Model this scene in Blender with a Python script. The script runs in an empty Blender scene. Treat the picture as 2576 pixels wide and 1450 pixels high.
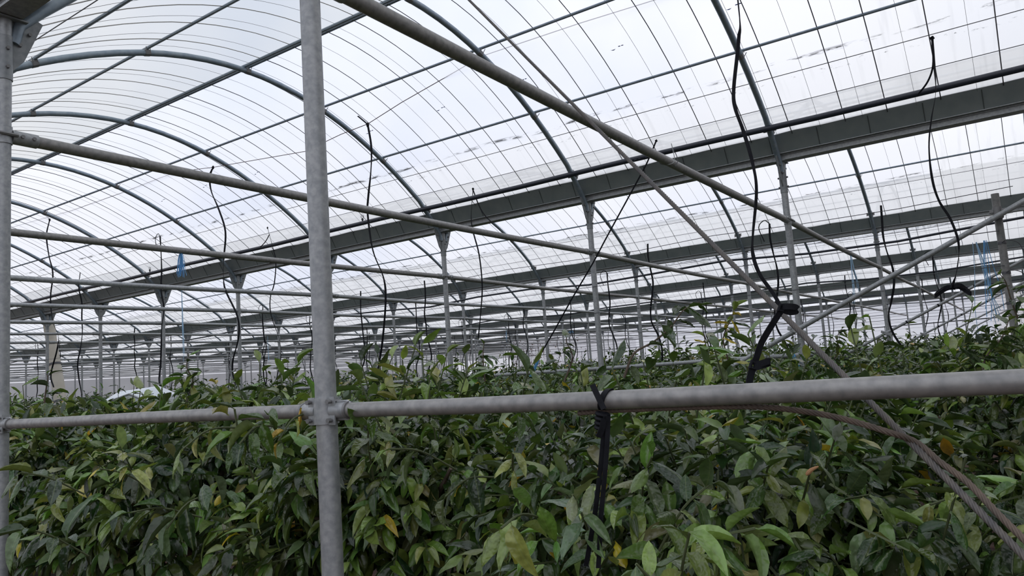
import bpy, math, random
import numpy as np
from mathutils import Vector, Matrix
random.seed(7); rng = np.random.default_rng(7)
sc = bpy.context.scene
COL = sc.collection

# ------------------------------------------------------------------ camera, sky, exposure
CAM = Vector((-1.7909, -2.0093, 1.4952)); F_PX = 1865.5
YAW, PIT, ROL = math.radians(33.793), math.radians(6.4329), math.radians(-3.9577)
FWD = Vector((math.cos(PIT)*math.cos(YAW), math.cos(PIT)*math.sin(YAW), math.sin(PIT)))
_r0 = Vector((math.sin(YAW), -math.cos(YAW), 0)); _u0 = _r0.cross(FWD)
RGT = math.cos(ROL)*_r0 + math.sin(ROL)*_u0; UPV = -math.sin(ROL)*_r0 + math.cos(ROL)*_u0
cd = bpy.data.cameras.new('camera'); cam = bpy.data.objects.new('camera', cd); COL.objects.link(cam)
cd.sensor_fit = 'HORIZONTAL'; cd.sensor_width = 36.0; cd.lens = F_PX/2576*36; cd.clip_start = .02; cd.clip_end = 2000
M = Matrix((RGT, UPV, -FWD)).transposed().to_4x4(); M.translation = CAM; cam.matrix_world = M
sc.camera = cam

SKY_STRENGTH = 1.03
w = bpy.data.worlds.new('sky'); sc.world = w; w.use_nodes = True
nt = w.node_tree; nt.nodes.clear()
out = nt.nodes.new('ShaderNodeOutputWorld'); bg = nt.nodes.new('ShaderNodeBackground')
tc = nt.nodes.new('ShaderNodeTexCoord'); nz = nt.nodes.new('ShaderNodeTexNoise'); cr = nt.nodes.new('ShaderNodeValToRGB')
nz.inputs['Scale'].default_value = 2.6; nz.inputs['Detail'].default_value = 4; nz.inputs['Roughness'].default_value = .5
cr.color_ramp.elements[0].position = .34; cr.color_ramp.elements[0].color = (.66, .73, .90, 1)
cr.color_ramp.elements[1].position = .56; cr.color_ramp.elements[1].color = (.93, .94, 1.0, 1)
nt.links.new(tc.outputs['Generated'], nz.inputs['Vector']); nt.links.new(nz.outputs['Fac'], cr.inputs['Fac'])
# overcast sky: brighter towards the zenith
sz = nt.nodes.new('ShaderNodeSeparateXYZ'); zm = nt.nodes.new('ShaderNodeMapRange'); zx = nt.nodes.new('ShaderNodeMixRGB'); zx.blend_type = 'MULTIPLY'; zx.inputs['Fac'].default_value = 1
zm.inputs['From Min'].default_value = 0; zm.inputs['From Max'].default_value = 1; zm.inputs['To Min'].default_value = .84; zm.inputs['To Max'].default_value = 1.45
nt.links.new(tc.outputs['Generated'], sz.inputs[0]); nt.links.new(sz.outputs['Z'], zm.inputs['Value']); nt.links.new(cr.outputs['Color'], zx.inputs['Color1']); nt.links.new(zm.outputs[0], zx.inputs['Color2'])
nt.links.new(zx.outputs['Color'], bg.inputs['Color']); nt.links.new(bg.outputs['Background'], out.inputs['Surface'])
bg.inputs['Strength'].default_value = SKY_STRENGTH
sc.view_settings.view_transform = 'Standard'; sc.view_settings.look = 'None'
sc.view_settings.gamma = 1; sc.view_settings.use_curve_mapping = False
sc.view_settings.exposure = 0.0
sc.cycles.transparent_max_bounces = 24; sc.cycles.max_bounces = 8

def at(px, py, X=None, Y=None, d=None):
    """world point seen at a pixel of the photograph, on the plane X=.. or Y=.. or at depth d"""
    r = FWD + RGT*((px-1288)/F_PX) - UPV*((py-725)/F_PX)
    t = d if d is not None else ((X-CAM.x)/r.x if X is not None else (Y-CAM.y)/r.y)
    return CAM + r*t
def pix(p):
    v = Vector(p)-CAM; z = v.dot(FWD)
    return (1288+F_PX*v.dot(RGT)/z, 725-F_PX*v.dot(UPV)/z, z)

# ------------------------------------------------------------------ helpers
def link(o, parent=None):
    COL.objects.link(o)
    if parent is not None: o.parent = parent
    return o
def tag(o, label=None, cat=None, group=None, kind=None):
    if label: o['label'] = label
    if cat: o['category'] = cat
    if group: o['group'] = group
    if kind: o['kind'] = kind
    return o
def empty(name, loc=(0, 0, 0), rz=0):
    o = bpy.data.objects.new(name, None); o.location = loc; o.rotation_euler.z = rz; o.empty_display_size = .05
    return link(o)
def mesh(name, vs, fs, mat=None, smooth=False):
    me = bpy.data.meshes.new(name); me.from_pydata([tuple(v) for v in vs], [], fs); me.update()
    if mat: me.materials.append(mat)
    if smooth: me.polygons.foreach_set('use_smooth', [True]*len(me.polygons))
    return me
def obj(name, me, parent=None, loc=None):
    o = bpy.data.objects.new(name, me)
    if loc is not None: o.location = loc
    return link(o, parent)
class MB:
    def __init__(s): s.v = []; s.f = []
    def add(s, vs, fs):
        b = len(s.v); s.v += [Vector(x) for x in vs]; s.f += [tuple(i+b for i in f) for f in fs]; return s
    def box(s, c, d, R=None):
        c = Vector(c); q = []
        for x in (-1, 1):
            for y in (-1, 1):
                for z in (-1, 1):
                    p = Vector((x*d[0]/2, y*d[1]/2, z*d[2]/2)); q.append(c + (R @ p if R else p))
        return s.add(q, [(0,1,3,2),(4,6,7,5),(0,4,5,1),(2,3,7,6),(0,2,6,4),(1,5,7,3)])
    def tube(s, pts, r, n=8, cap=True, hollow=False):
        pts = [Vector(p) for p in pts]; m = len(pts); rs = r if isinstance(r, (list, tuple)) else [r]*m
        T = [(pts[min(i+1, m-1)]-pts[max(i-1, 0)]).normalized() for i in range(m)]
        a = Vector((0, 0, 1)) if abs(T[0].z) < .9 else Vector((1, 0, 0))
        N = T[0].cross(a).normalized(); vs = []; fs = []
        for i in range(m):
            N = (N - T[i]*N.dot(T[i])).normalized(); B = T[i].cross(N)
            for k in range(n):
                an = 2*math.pi*k/n; vs.append(pts[i]+(N*math.cos(an)+B*math.sin(an))*rs[i])
        for i in range(m-1):
            for k in range(n):
                k2 = (k+1) % n; fs.append((i*n+k, i*n+k2, (i+1)*n+k2, (i+1)*n+k))
        if cap and not hollow: fs += [tuple(range(n-1, -1, -1)), tuple((m-1)*n+k for k in range(n))]
        return s.add(vs, fs)
    def ribbon(s, pts, wd, th=.002, side=Vector((0, 1, 0)), tw=None):
        """flat band with thickness along pts; side = width direction, tw = twist angle per point"""
        pts = [Vector(p) for p in pts]; m = len(pts); vs = []; fs = []
        for i in range(m):
            T = (pts[min(i+1, m-1)]-pts[max(i-1, 0)]).normalized()
            S = (side - T*side.dot(T)).normalized(); N = T.cross(S)
            if tw: S, N = S*math.cos(tw[i])+N*math.sin(tw[i]), N*math.cos(tw[i])-S*math.sin(tw[i])
            for a, b in ((-1,-1),(1,-1),(1,1),(-1,1)): vs.append(pts[i]+S*(a*wd/2)+N*(b*th/2))
        for i in range(m-1):
            for k in range(4):
                k2 = (k+1) % 4; fs.append((i*4+k, i*4+k2, (i+1)*4+k2, (i+1)*4+k))
        fs += [(3,2,1,0), tuple((m-1)*4+k for k in range(4))]
        return s.add(vs, fs)
    def plate(s, poly, n, th):
        n = Vector(n).normalized()*th/2; k = len(poly); poly = [Vector(p) for p in poly]
        return s.add([p-n for p in poly]+[p+n for p in poly],
                     [tuple(range(k-1, -1, -1)), tuple(range(k, 2*k))]+[(i, (i+1) % k, k+(i+1) % k, k+i) for i in range(k)])
    def build(s, name, mat, parent=None, smooth=True, loc=None):
        me = mesh(name, s.v, s.f, mat, smooth)
        if smooth: me.set_sharp_from_angle(angle=math.radians(40))
        return obj(name, me, parent, loc)
def smooth_path(pts, n=6):
    P = [Vector(p) for p in pts]; P = [P[0]*2-P[1]]+P+[P[-1]*2-P[-2]]; o = []
    for i in range(1, len(P)-2):
        for k in range(n):
            t = k/n; a, b, c, d = P[i-1:i+3]
            o.append(.5*((2*b)+(c-a)*t+(2*a-5*b+4*c-d)*t*t+(3*b-a-3*c+d)*t**3))
    return o+[P[-2]]
ORD = ['nearest','second','third','fourth','fifth','sixth','seventh','eighth','ninth','tenth','eleventh','twelfth','thirteenth','fourteenth',
       'fifteenth','sixteenth','seventeenth','eighteenth','nineteenth','twentieth','twenty-first','twenty-second','twenty-third','twenty-fourth','twenty-fifth']

# ------------------------------------------------------------------ materials
def mat(name, base, rough=.5, metal=0., noise=None, bump=0., spec=.5):
    m = bpy.data.materials.new(name); m.use_nodes = True; t = m.node_tree; b = t.nodes['Principled BSDF']
    b.inputs['Base Color'].default_value = (*base, 1); b.inputs['Roughness'].default_value = rough; b.inputs['Metallic'].default_value = metal
    b.inputs['Specular IOR Level'].default_value = spec
    if noise:
        sc_, c2, amt = noise
        g = t.nodes.new('ShaderNodeTexCoord'); n = t.nodes.new('ShaderNodeTexNoise'); r = t.nodes.new('ShaderNodeValToRGB')
        n.inputs['Scale'].default_value = sc_; n.inputs['Detail'].default_value = 5
        r.color_ramp.elements[0].position = .5-amt; r.color_ramp.elements[0].color = (*base, 1)
        r.color_ramp.elements[1].position = .5+amt; r.color_ramp.elements[1].color = (*c2, 1)
        t.links.new(g.outputs['Object'], n.inputs['Vector']); t.links.new(n.outputs['Fac'], r.inputs['Fac']); t.links.new(r.outputs['Color'], b.inputs['Base Color'])
        if bump:
            bp = t.nodes.new('ShaderNodeBump'); bp.inputs['Strength'].default_value = bump; bp.inputs['Distance'].default_value = .01
            t.links.new(n.outputs['Fac'], bp.inputs['Height']); t.links.new(bp.outputs['Normal'], b.inputs['Normal'])
    return m
PLATE = mat('bracket_plate', (.19,.205,.215), .5, .35, (30, (.27,.285,.29), .18))
STUB = mat('dull_pipe', (.12,.12,.115), .6, .3, (30, (.20,.195,.185), .2))
GALV = mat('galvanised_steel', (.26,.275,.285), .48, .38, (45, (.37,.38,.385), .16))
GALV_OLD = mat('weathered_steel', (.20,.20,.197), .48, .4, (34, (.31,.302,.29), .18))
GALV_ARCH = mat('arch_steel', (.19,.24,.29), .45, .4, (20, (.27,.32,.36), .2))
GUTTER = mat('gutter_sheet', (.20,.232,.238), .5, .2, (6, (.25,.28,.28), .2))
DARK_STRIP = mat('gutter_dark_strip', (.06,.07,.07), .7)
BOLT = mat('bolt_steel', (.20,.20,.20), .5, .5)
HOSE = mat('black_hose', (.018,.022,.035), .35, 0, (60, (.03,.035,.05), .2))
PRINT = mat('hose_print', (.42,.46,.55), .6)
BAND = mat('black_band', (.006,.0065,.009), .65, 0, (40, (.012,.013,.017), .2), 0, .15)
WIRE = mat('thin_wire', (.10,.10,.11), .5, .4)
RUSTW = mat('rusty_wire', (.15,.09,.08), .7, .1)
CORD = mat('film_cord', (.10,.10,.11), .7); CORD_N = mat('film_cord_pale', (.42,.41,.39), .8)
CORD2 = mat('film_thread', (.30,.30,.31), .7)
ROPE = mat('steel_rope', (.085,.085,.09), .6, .3, (30, (.16,.14,.12), .25))
ROPE2 = mat('rusty_rope', (.10,.082,.068), .7, .2, (30, (.17,.125,.095), .25))
BLUE = mat('blue_twine', (.12,.38,.72), .5)
PALEBLUE = mat('pale_blue_twine', (.32,.52,.72), .5)
SPRINK = mat('sprinkler_plastic', (.03,.035,.04), .4)
BARK = mat('bark', (.075,.055,.04), .85, 0, (30, (.13,.10,.075), .25), .4)
TWIG = mat('green_twig', (.07,.09,.035), .7)
SHEETW = mat('white_sheet', (.78,.80,.82), .5, 0, (3, (.62,.68,.74), .25))
PALETUBE = mat('pale_tube', (.62,.58,.50), .6, 0, (4, (.48,.44,.37), .25))

def soil():
    m = mat('soil', (.10,.065,.045), .95); t = m.node_tree; b = t.nodes['Principled BSDF']
    g = t.nodes.new('ShaderNodeTexCoord'); n = t.nodes.new('ShaderNodeTexNoise'); v = t.nodes.new('ShaderNodeTexVoronoi'); r = t.nodes.new('ShaderNodeValToRGB'); mx = t.nodes.new('ShaderNodeMixRGB')
    n.inputs['Scale'].default_value = 9; n.inputs['Detail'].default_value = 8; v.inputs['Scale'].default_value = 26
    r.color_ramp.elements[0].color = (.055,.035,.026,1); r.color_ramp.elements[0].position = .35; r.color_ramp.elements[1].color = (.19,.115,.078,1); r.color_ramp.elements[1].position = .66
    mx.blend_type = 'MULTIPLY'; mx.inputs['Fac'].default_value = .5
    bp = t.nodes.new('ShaderNodeBump'); bp.inputs['Strength'].default_value = .8; bp.inputs['Distance'].default_value = .03
    t.links.new(g.outputs['Object'], n.inputs['Vector']); t.links.new(g.outputs['Object'], v.inputs['Vector'])
    t.links.new(n.outputs['Fac'], r.inputs['Fac']); t.links.new(r.outputs['Color'], mx.inputs['Color1']); t.links.new(v.outputs['Color'], mx.inputs['Color2'])
    t.links.new(mx.outputs['Color'], b.inputs['Base Color']); t.links.new(n.outputs['Fac'], bp.inputs['Height']); t.links.new(bp.outputs['Normal'], b.inputs['Normal'])
    return m
SOIL = soil()

def film(name, clear, milk, tint, stain=True, refl=.04):
    """greenhouse film: part of the light passes straight, part is scattered; dirt line and drip streaks low on the far slope"""
    m = bpy.data.materials.new(name); m.use_nodes = True; t = m.node_tree; t.nodes.clear(); N = t.nodes.new; L = t.links.new
    o = N('ShaderNodeOutputMaterial'); tr = N('ShaderNodeBsdfTransparent'); tl = N('ShaderNodeBsdfTranslucent'); df = N('ShaderNodeBsdfDiffuse')
    m1 = N('ShaderNodeMixShader'); m2 = N('ShaderNodeMixShader'); m3 = N('ShaderNodeMixShader')
    tl.inputs['Color'].default_value = (*milk, 1); df.inputs['Color'].default_value = (*[x*.8 for x in milk], 1)
    tr.inputs['Color'].default_value = (*tint, 1)
    m1.inputs['Fac'].default_value = refl; L(tl.outputs[0], m1.inputs[1]); L(df.outputs[0], m1.inputs[2])
    g = N('ShaderNodeTexCoord'); sep = N('ShaderNodeSeparateXYZ'); L(g.outputs['Object'], sep.inputs[0])
    # uneven milkiness
    n0 = N('ShaderNodeTexNoise'); n0.inputs['Scale'].default_value = .8; n0.inputs['Detail'].default_value = 3; L(g.outputs['Object'], n0.inputs['Vector'])
    a = N('ShaderNodeMapRange'); a.inputs['From Min'].default_value = .3; a.inputs['From Max'].default_value = .7; a.inputs['To Min'].default_value = clear-.05; a.inputs['To Max'].default_value = clear+.05
    L(n0.outputs['Fac'], a.inputs['Value'])
    # old end bay of film (towards -Y): yellower, milkier
    e = N('ShaderNodeMapRange'); e.inputs['From Min'].default_value = -1.12; e.inputs['From Max'].default_value = -1.18; e.inputs['To Min'].default_value = 0; e.inputs['To Max'].default_value = 1; L(sep.outputs['Y'], e.inputs['Value'])
    if stain:
        lo = N('ShaderNodeMapRange'); lo.inputs['From Min'].default_value = 6.02; lo.inputs['From Max'].default_value = 6.16; L(sep.outputs['X'], lo.inputs['Value'])
        add = N('ShaderNodeMath'); add.operation = 'ADD'; add.use_clamp = True
        lh = N('ShaderNodeMath'); lh.operation = 'MULTIPLY'; lh.inputs[1].default_value = .9; L(lo.outputs[0], lh.inputs[0])
        L(e.outputs[0], add.inputs[0]); L(lh.outputs[0], add.inputs[1]); old = add.outputs[0]
    else: old = e.outputs[0]
    k = N('ShaderNodeMath'); k.operation = 'MULTIPLY'; k.inputs[1].default_value = -.36; L(old, k.inputs[0])
    k2 = N('ShaderNodeMath'); k2.operation = 'ADD'; L(a.outputs[0], k2.inputs[0]); L(k.outputs[0], k2.inputs[1])
    mc = N('ShaderNodeMixRGB'); mc.inputs['Color1'].default_value = (*milk, 1); mc.inputs['Color2'].default_value = (milk[0]*1.0, milk[1]*.985, milk[2]*.94, 1); L(old, mc.inputs['Fac']); L(mc.outputs[0], tl.inputs['Color'])
    L(k2.outputs[0], m2.inputs['Fac']); L(m1.outputs[0], m2.inputs[1]); L(tr.outputs[0], m2.inputs[2])
    last = m2.outputs[0]
    if stain:
        dk = N('ShaderNodeBsdfDiffuse'); dk.inputs['Color'].default_value = (.05,.048,.042,1)
        def band(x0, wd, thr, sx, scale):
            mp = N('ShaderNodeMapping'); mp.inputs['Scale'].default_value = sx; L(g.outputs['Object'], mp.inputs['Vector'])
            nn = N('ShaderNodeTexNoise'); nn.inputs['Scale'].default_value = scale; nn.inputs['Detail'].default_value = 6; nn.inputs['Roughness'].default_value = .65; L(mp.outputs[0], nn.inputs['Vector'])
            wob = N('ShaderNodeTexNoise'); wob.inputs['Scale'].default_value = 1.1; L(g.outputs['Object'], wob.inputs['Vector'])
            wm = N('ShaderNodeMath'); wm.operation = 'MULTIPLY_ADD'; wm.inputs[1].default_value = .10; wm.inputs[2].default_value = -.05-x0; L(wob.outputs['Fac'], wm.inputs[0])
            d = N('ShaderNodeMath'); d.operation = 'ADD'; L(sep.outputs['X'], d.inputs[0]); L(wm.outputs[0], d.inputs[1])
            ab = N('ShaderNodeMath'); ab.operation = 'ABSOLUTE'; L(d.outputs[0], ab.inputs[0])
            f = N('ShaderNodeMapRange'); f.inputs['From Min'].default_value = 0; f.inputs['From Max'].default_value = wd; f.inputs['To Min'].default_value = 1; f.inputs['To Max'].default_value = 0; L(ab.outputs[0], f.inputs['Value'])
            th = N('ShaderNodeMapRange'); th.inputs['From Min'].default_value = thr; th.inputs['From Max'].default_value = thr+.10; L(nn.outputs['Fac'], th.inputs['Value'])
            mu = N('ShaderNodeMath'); mu.operation = 'MULTIPLY'; L(f.outputs[0], mu.inputs[0]); L(th.outputs[0], mu.inputs[1]); return mu.outputs[0]
        b1 = band(6.03, .030, .50, (9, 1.5, 1), 2.6); b2 = band(6.20, .05, .60, (9, 3, 1), 4.5)
        mp = N('ShaderNodeMapping'); mp.inputs['Scale'].default_value = (.5, 5.5, .2); L(g.outputs['Object'], mp.inputs['Vector'])
        st = N('ShaderNodeTexNoise'); st.inputs['Scale'].default_value = 2.2; st.inputs['Detail'].default_value = 5; L(mp.outputs[0], st.inputs['Vector'])
        s1 = N('ShaderNodeMapRange'); s1.inputs['From Min'].default_value = .55; s1.inputs['From Max'].default_value = .8; s1.inputs['To Max'].default_value = .16; L(st.outputs['Fac'], s1.inputs['Value'])
        s2 = N('ShaderNodeMath'); s2.operation = 'MULTIPLY'; L(s1.outputs[0], s2.inputs[0]); L(old, s2.inputs[1])
        x1 = N('ShaderNodeMath'); x1.operation = 'MAXIMUM'; L(b1, x1.inputs[0]); L(b2, x1.inputs[1])
        x2 = N('ShaderNodeMath'); x2.operation = 'MAXIMUM'; L(x1.outputs[0], x2.inputs[0]); L(s2.outputs[0], x2.inputs[1])
        L(x2.outputs[0], m3.inputs['Fac']); L(last, m3.inputs[1]); L(dk.outputs[0], m3.inputs[2]); last = m3.outputs[0]
    L(last, o.inputs['Surface']); return m
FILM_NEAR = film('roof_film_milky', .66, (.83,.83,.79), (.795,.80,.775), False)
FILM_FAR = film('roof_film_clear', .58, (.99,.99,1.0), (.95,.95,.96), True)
FILM_WALL = film('wall_film', .45, (.97,.97,.99), (.95,.95,.97), False)
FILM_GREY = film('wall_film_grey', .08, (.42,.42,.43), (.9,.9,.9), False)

def leaf_mat(name, per_object):
    m = bpy.data.materials.new(name); m.use_nodes = True; t = m.node_tree; N = t.nodes.new; L = t.links.new
    b = t.nodes['Principled BSDF']; out = t.nodes['Material Output']
    if per_object: c = N('ShaderNodeObjectInfo').outputs['Color']
    else:
        at_ = N('ShaderNodeAttribute'); at_.attribute_name = 'tint'; c = at_.outputs['Color']
    g = N('ShaderNodeTexCoord'); n = N('ShaderNodeTexNoise'); n.inputs['Scale'].default_value = 4.5 if per_object else 30; n.inputs['Detail'].default_value = 2; L(g.outputs['Object'], n.inputs['Vector'])
    mr = N('ShaderNodeMapRange'); mr.inputs['To Min'].default_value = .75; mr.inputs['To Max'].default_value = 1.3; mr.inputs['From Min'].default_value = .3; mr.inputs['From Max'].default_value = .7; L(n.outputs['Fac'], mr.inputs['Value'])
    mu = N('ShaderNodeMixRGB'); mu.blend_type = 'MULTIPLY'; mu.inputs['Fac'].default_value = 1; L(c, mu.inputs['Color1']); L(mr.outputs[0], mu.inputs['Color2'])
    # paler matt underside
    ge = N('ShaderNodeNewGeometry'); un = N('ShaderNodeMixRGB'); L(ge.outputs['Backfacing'], un.inputs['Fac']); L(mu.outputs[0], un.inputs['Color1'])
    pale = N('ShaderNodeMixRGB'); pale.inputs['Fac'].default_value = .45; L(mu.outputs[0], pale.inputs['Color1']); pale.inputs['Color2'].default_value = (.13,.175,.08,1); L(pale.outputs[0], un.inputs['Color2'])
    L(un.outputs[0], b.inputs['Base Color'])
    rr = N('ShaderNodeMapRange'); rr.inputs['To Min'].default_value = .24; rr.inputs['To Max'].default_value = .6; L(ge.outputs['Backfacing'], rr.inputs['Value']); L(rr.outputs[0], b.inputs['Roughness'])
    b.inputs['Specular IOR Level'].default_value = .6
    bn = N('ShaderNodeTexNoise'); bn.inputs['Scale'].default_value = 4 if per_object else 40; L(g.outputs['Object'], bn.inputs['Vector'])
    bp = N('ShaderNodeBump'); bp.inputs['Strength'].default_value = .25; bp.inputs['Distance'].default_value = .05 if per_object else .01; L(bn.outputs['Fac'], bp.inputs['Height']); L(bp.outputs['Normal'], b.inputs['Normal'])
    if per_object:      # pale midrib
        sx = N('ShaderNodeSeparateXYZ'); L(g.outputs['Object'], sx.inputs[0]); ab = N('ShaderNodeMath'); ab.operation = 'ABSOLUTE'; L(sx.outputs['Y'], ab.inputs[0])
        rb = N('ShaderNodeMapRange'); rb.inputs['From Min'].default_value = .006; rb.inputs['From Max'].default_value = .016; rb.inputs['To Min'].default_value = .45; rb.inputs['To Max'].default_value = 0; L(ab.outputs[0], rb.inputs['Value'])
        mb = N('ShaderNodeMixRGB'); L(rb.outputs[0], mb.inputs['Fac']); L(un.outputs[0], mb.inputs['Color1']); mb.inputs['Color2'].default_value = (.16,.21,.07,1); L(mb.outputs[0], b.inputs['Base Color'])
    tl = N('ShaderNodeBsdfTranslucent'); hs = N('ShaderNodeMixRGB'); hs.blend_type = 'MULTIPLY'; hs.inputs['Fac'].default_value = 1; L(mu.outputs[0], hs.inputs['Color1']); hs.inputs['Color2'].default_value = (1.5,1.7,.6,1); L(hs.outputs[0], tl.inputs['Color'])
    ms = N('ShaderNodeMixShader'); ms.inputs['Fac'].default_value = .16; L(b.outputs[0], ms.inputs[1]); L(tl.outputs[0], ms.inputs[2]); L(ms.outputs[0], out.inputs['Surface'])
    return m
LEAF_O = leaf_mat('leaf_single', True); LEAF_S = leaf_mat('leaf_mass', False)

# ------------------------------------------------------------------ layout of the frame
W, BAY = 7.0, 2.5459
NSP = 6                       # spans up to the side wall
NB = 20                       # bays to the far end wall
YEND, YNEAR = NB*BAY, -4.4
JX = 11                       # from this bay on the house runs on past the side wall
NX = 9
Z_TIE, Z_BEAM, Z_RAIL = 3.008, 3.70, 1.405
R_POST, R_TIE, R_RAIL, R_ARCH, R_PUR = .037, .034, .0250, .033, .016
def arch_z(u): return 5.225-.1275*u*u+.0005*u**4
def arch_pts(n=12):
    us = [-3.5+3.5*2*i/(2*n) for i in range(2*n+1)]
    p = [(u+3.5, arch_z(u)) for u in us if abs(u) < 3.1]
    return [(.045, 3.56), (.075, 3.68), (.19, 3.805), (.31, 3.925)]+p+[(6.69, 3.925), (6.81, 3.805), (6.925, 3.68), (6.955, 3.56)]

# ground
fl = MB(); fl.add([(-60,-60,0),(160,-60,0),(160,160,0),(-60,160,0)], [(0,1,2,3)])
tag(fl.build('floor', SOIL, smooth=False), 'reddish brown soil floor strewn with leaf litter', kind='structure')

# ------------------------------------------------------------------ roof film with its cords
def sheet(span, y0, y1, u0, u1, name, material):
    nu = 14; ny = max(2, int((y1-y0)/.32)); vs = []; fs = []
    r = np.random.default_rng(100+span*7+int(u0*3))
    wob = r.normal(0, .0035, (ny+1,))
    for i in range(ny+1):
        y = y0+(y1-y0)*i/ny
        for k in range(nu+1):
            u = u0+(u1-u0)*k/nu
            sag = -.012*abs(math.sin(math.pi*(u/1.18)))*(.5+.5*math.cos(2*math.pi*i/1.7))
            vs.append((u+3.5, y, arch_z(u)+.062+wob[i]+sag))
    for i in range(ny):
        for k in range(nu):
            a = i*(nu+1)+k; fs.append((a, a+1, a+nu+2, a+nu+1))
    me = mesh(name, vs, fs, material, True)
    o = obj(name, me, None, (span*W, 0, 0)); return tag(o, kind='structure')
def cord_mesh(name, u0, u1, r, m, n=4):
    b = MB(); b.tube([(3.5+u0+(u1-u0)*k/14, 0, arch_z(u0+(u1-u0)*k/14)+.052) for k in range(15)], r, n); me = mesh(name, b.v, b.f, m, True); return me
CM = {}
for nm, u0, u1 in (('a', -3.3, 0), ('b', 0, 3.3)):
    CM[nm, 0] = cord_mesh('cord', u0, u1, .0052 if nm == 'b' else .0045, CORD if nm == 'b' else CORD_N, 4); CM[nm, 1] = cord_mesh('thread', u0, u1, .0020, CORD2, 3)
def joined(name, me, ys, parent):
    v0 = np.array([v.co[:] for v in me.vertices]); f0 = [tuple(p.vertices) for p in me.polygons]; vs = []; fs = []
    for y in ys:
        b = len(vs); vs += [tuple(q) for q in (v0+np.array([0, y, 0]))]; fs += [tuple(i+b for i in f) for f in f0]
    return tag(obj(name, mesh(name, vs, fs, me.materials[0], True), parent), kind='stuff')
for s in range(0, NX):
    y0, y1 = (YNEAR, YEND) if s < NSP else (JX*BAY, YEND)
    if s == -1: y1 = 6*BAY
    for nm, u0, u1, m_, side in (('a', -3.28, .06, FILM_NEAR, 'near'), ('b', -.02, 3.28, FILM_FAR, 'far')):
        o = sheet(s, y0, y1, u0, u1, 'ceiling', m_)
        o['label'] = f"{'milky white' if nm=='a' else 'clear pale'} plastic film on the {side} slope of " + ("the span behind the camera" if s < 0 else f"the {ORD[s]} roof span")
        ys = list(np.arange(y0+.2, y1-.1, .5)); rr = random.Random(s*10+ord(nm))
        ys0 = [y+rr.uniform(-.07, .07) for y in ys]; ys1 = [y+.25+rr.uniform(-.09, .09) for y in ys[:-1]]
        if s in (0, 1):
            for y in ys0: obj('cord', CM[nm, 0], o, (0, y, 0))
            for y in ys1: obj('thread', CM[nm, 1], o, (0, y, 0))
        else:
            joined('cord', CM[nm, 0], ys0, o)
            if s < 4: joined('thread', CM[nm, 1], ys1, o)

# small blue maker's marks printed on the film of the nearest span
def film_hit(px_, py_):
    r = FWD+RGT*((px_-1288)/F_PX)-UPV*((py_-725)/F_PX); t = 1.
    while t < 40:
        p = CAM+r*t
        if p.x > .3 and p.z > arch_z(p.x-3.5)+.048: return p
        t += .01
MARK = mat('blue_print', (.10,.16,.62), .6); FARSHEET = [o for o in COL.objects if o.get('label', '').startswith('clear pale') and 'nearest' in o['label']][0]
mk = MB()
for k in range(9):
    a0 = math.pi*(1.0+k/8); a1 = .9*(1-abs(k-4)/4.5)
    mk.v += [Vector((.0, .030*math.cos(a0), .026*math.sin(a0))), Vector((.0, .030*math.cos(a0), .026*math.sin(a0)*(1-.55*a1)))]
mk.f += [(2*k, 2*k+2, 2*k+3, 2*k+1) for k in range(8)]
for q in range(2): mk.add([(0, -.07-.035*q, .0), (0, -.095-.035*q, .0), (0, -.095-.035*q, .012), (0, -.07-.035*q, .012)], [(0,1,2,3)])
mk_me = mesh('printed_mark', mk.v, mk.f, MARK)
for px_, py_ in ((1832,20), (1541,123), (1302,206), (1100,276), (922,334), (640,437), (510,470), (405,505)):
    p = film_hit(px_, py_); u = p.x-3.5; o = obj('printed_mark', mk_me, FARSHEET, (p.x, p.y, p.z)); o.rotation_euler.y = -math.pi/2+math.atan(.255*u)*1.0

# ------------------------------------------------------------------ walls
def wall(name, label, a, b, z0, z1, m_, nseg=30):
    a, b = Vector(a), Vector(b); vs = []; fs = []
    for i in range(nseg+1):
        p = a.lerp(b, i/nseg); vs += [(p.x, p.y, z0), (p.x, p.y, z1)]
    fs = [(2*i, 2*i+2, 2*i+3, 2*i+1) for i in range(nseg)]
    return tag(obj(name, mesh(name, vs, fs, m_)), label, kind='structure')
XW = NSP*W+.12
YC = JX*BAY-.3
wr = wall('wall_right', 'white translucent film side wall behind the trees at the right', (XW, YNEAR, 0), (XW, YC, 0), 0, 2.55, FILM_WALL)
wu = wall('wall_right_upper', 'grey gathered curtain film along the top of the right side wall', (XW-.05, YNEAR, 0), (XW-.05, YC, 0), 2.5, 3.78, FILM_WALL)
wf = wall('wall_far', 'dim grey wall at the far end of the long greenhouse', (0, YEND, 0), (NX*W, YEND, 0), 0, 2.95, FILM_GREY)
wall('wall_far_upper', 'pale film gable above the far end wall', (0, YEND, 0), (NX*W, YEND, 0), 2.95, 5.2, FILM_WALL)
wall('wall_corner', 'pale end wall where the side wall turns back', (XW, YC, 0), (NX*W, YC, 0), 0, 3.8, FILM_WALL)
wall('wall_deep_right', 'pale side wall of the deep wing', (NX*W, YC, 0), (NX*W, YEND, 0), 0, 3.8, FILM_WALL)
wall('wall_near', 'film gable end wall beside the camera', (.2, YNEAR, 0), (XW, YNEAR, 0), 0, 5.0, FILM_GREY)
for i in range(8):
    b = MB(); z = 2.52+i*.156; x = XW-.09-.012*(i % 3); b.tube([(x, YNEAR, z), (x, YC*.5, z-.03+.01*(i % 4)), (x, YC, z)], .006 if i % 4 else .014, 4)
    b.build('curtain_wire', WIRE if i % 4 else HOSE, wu)
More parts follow.
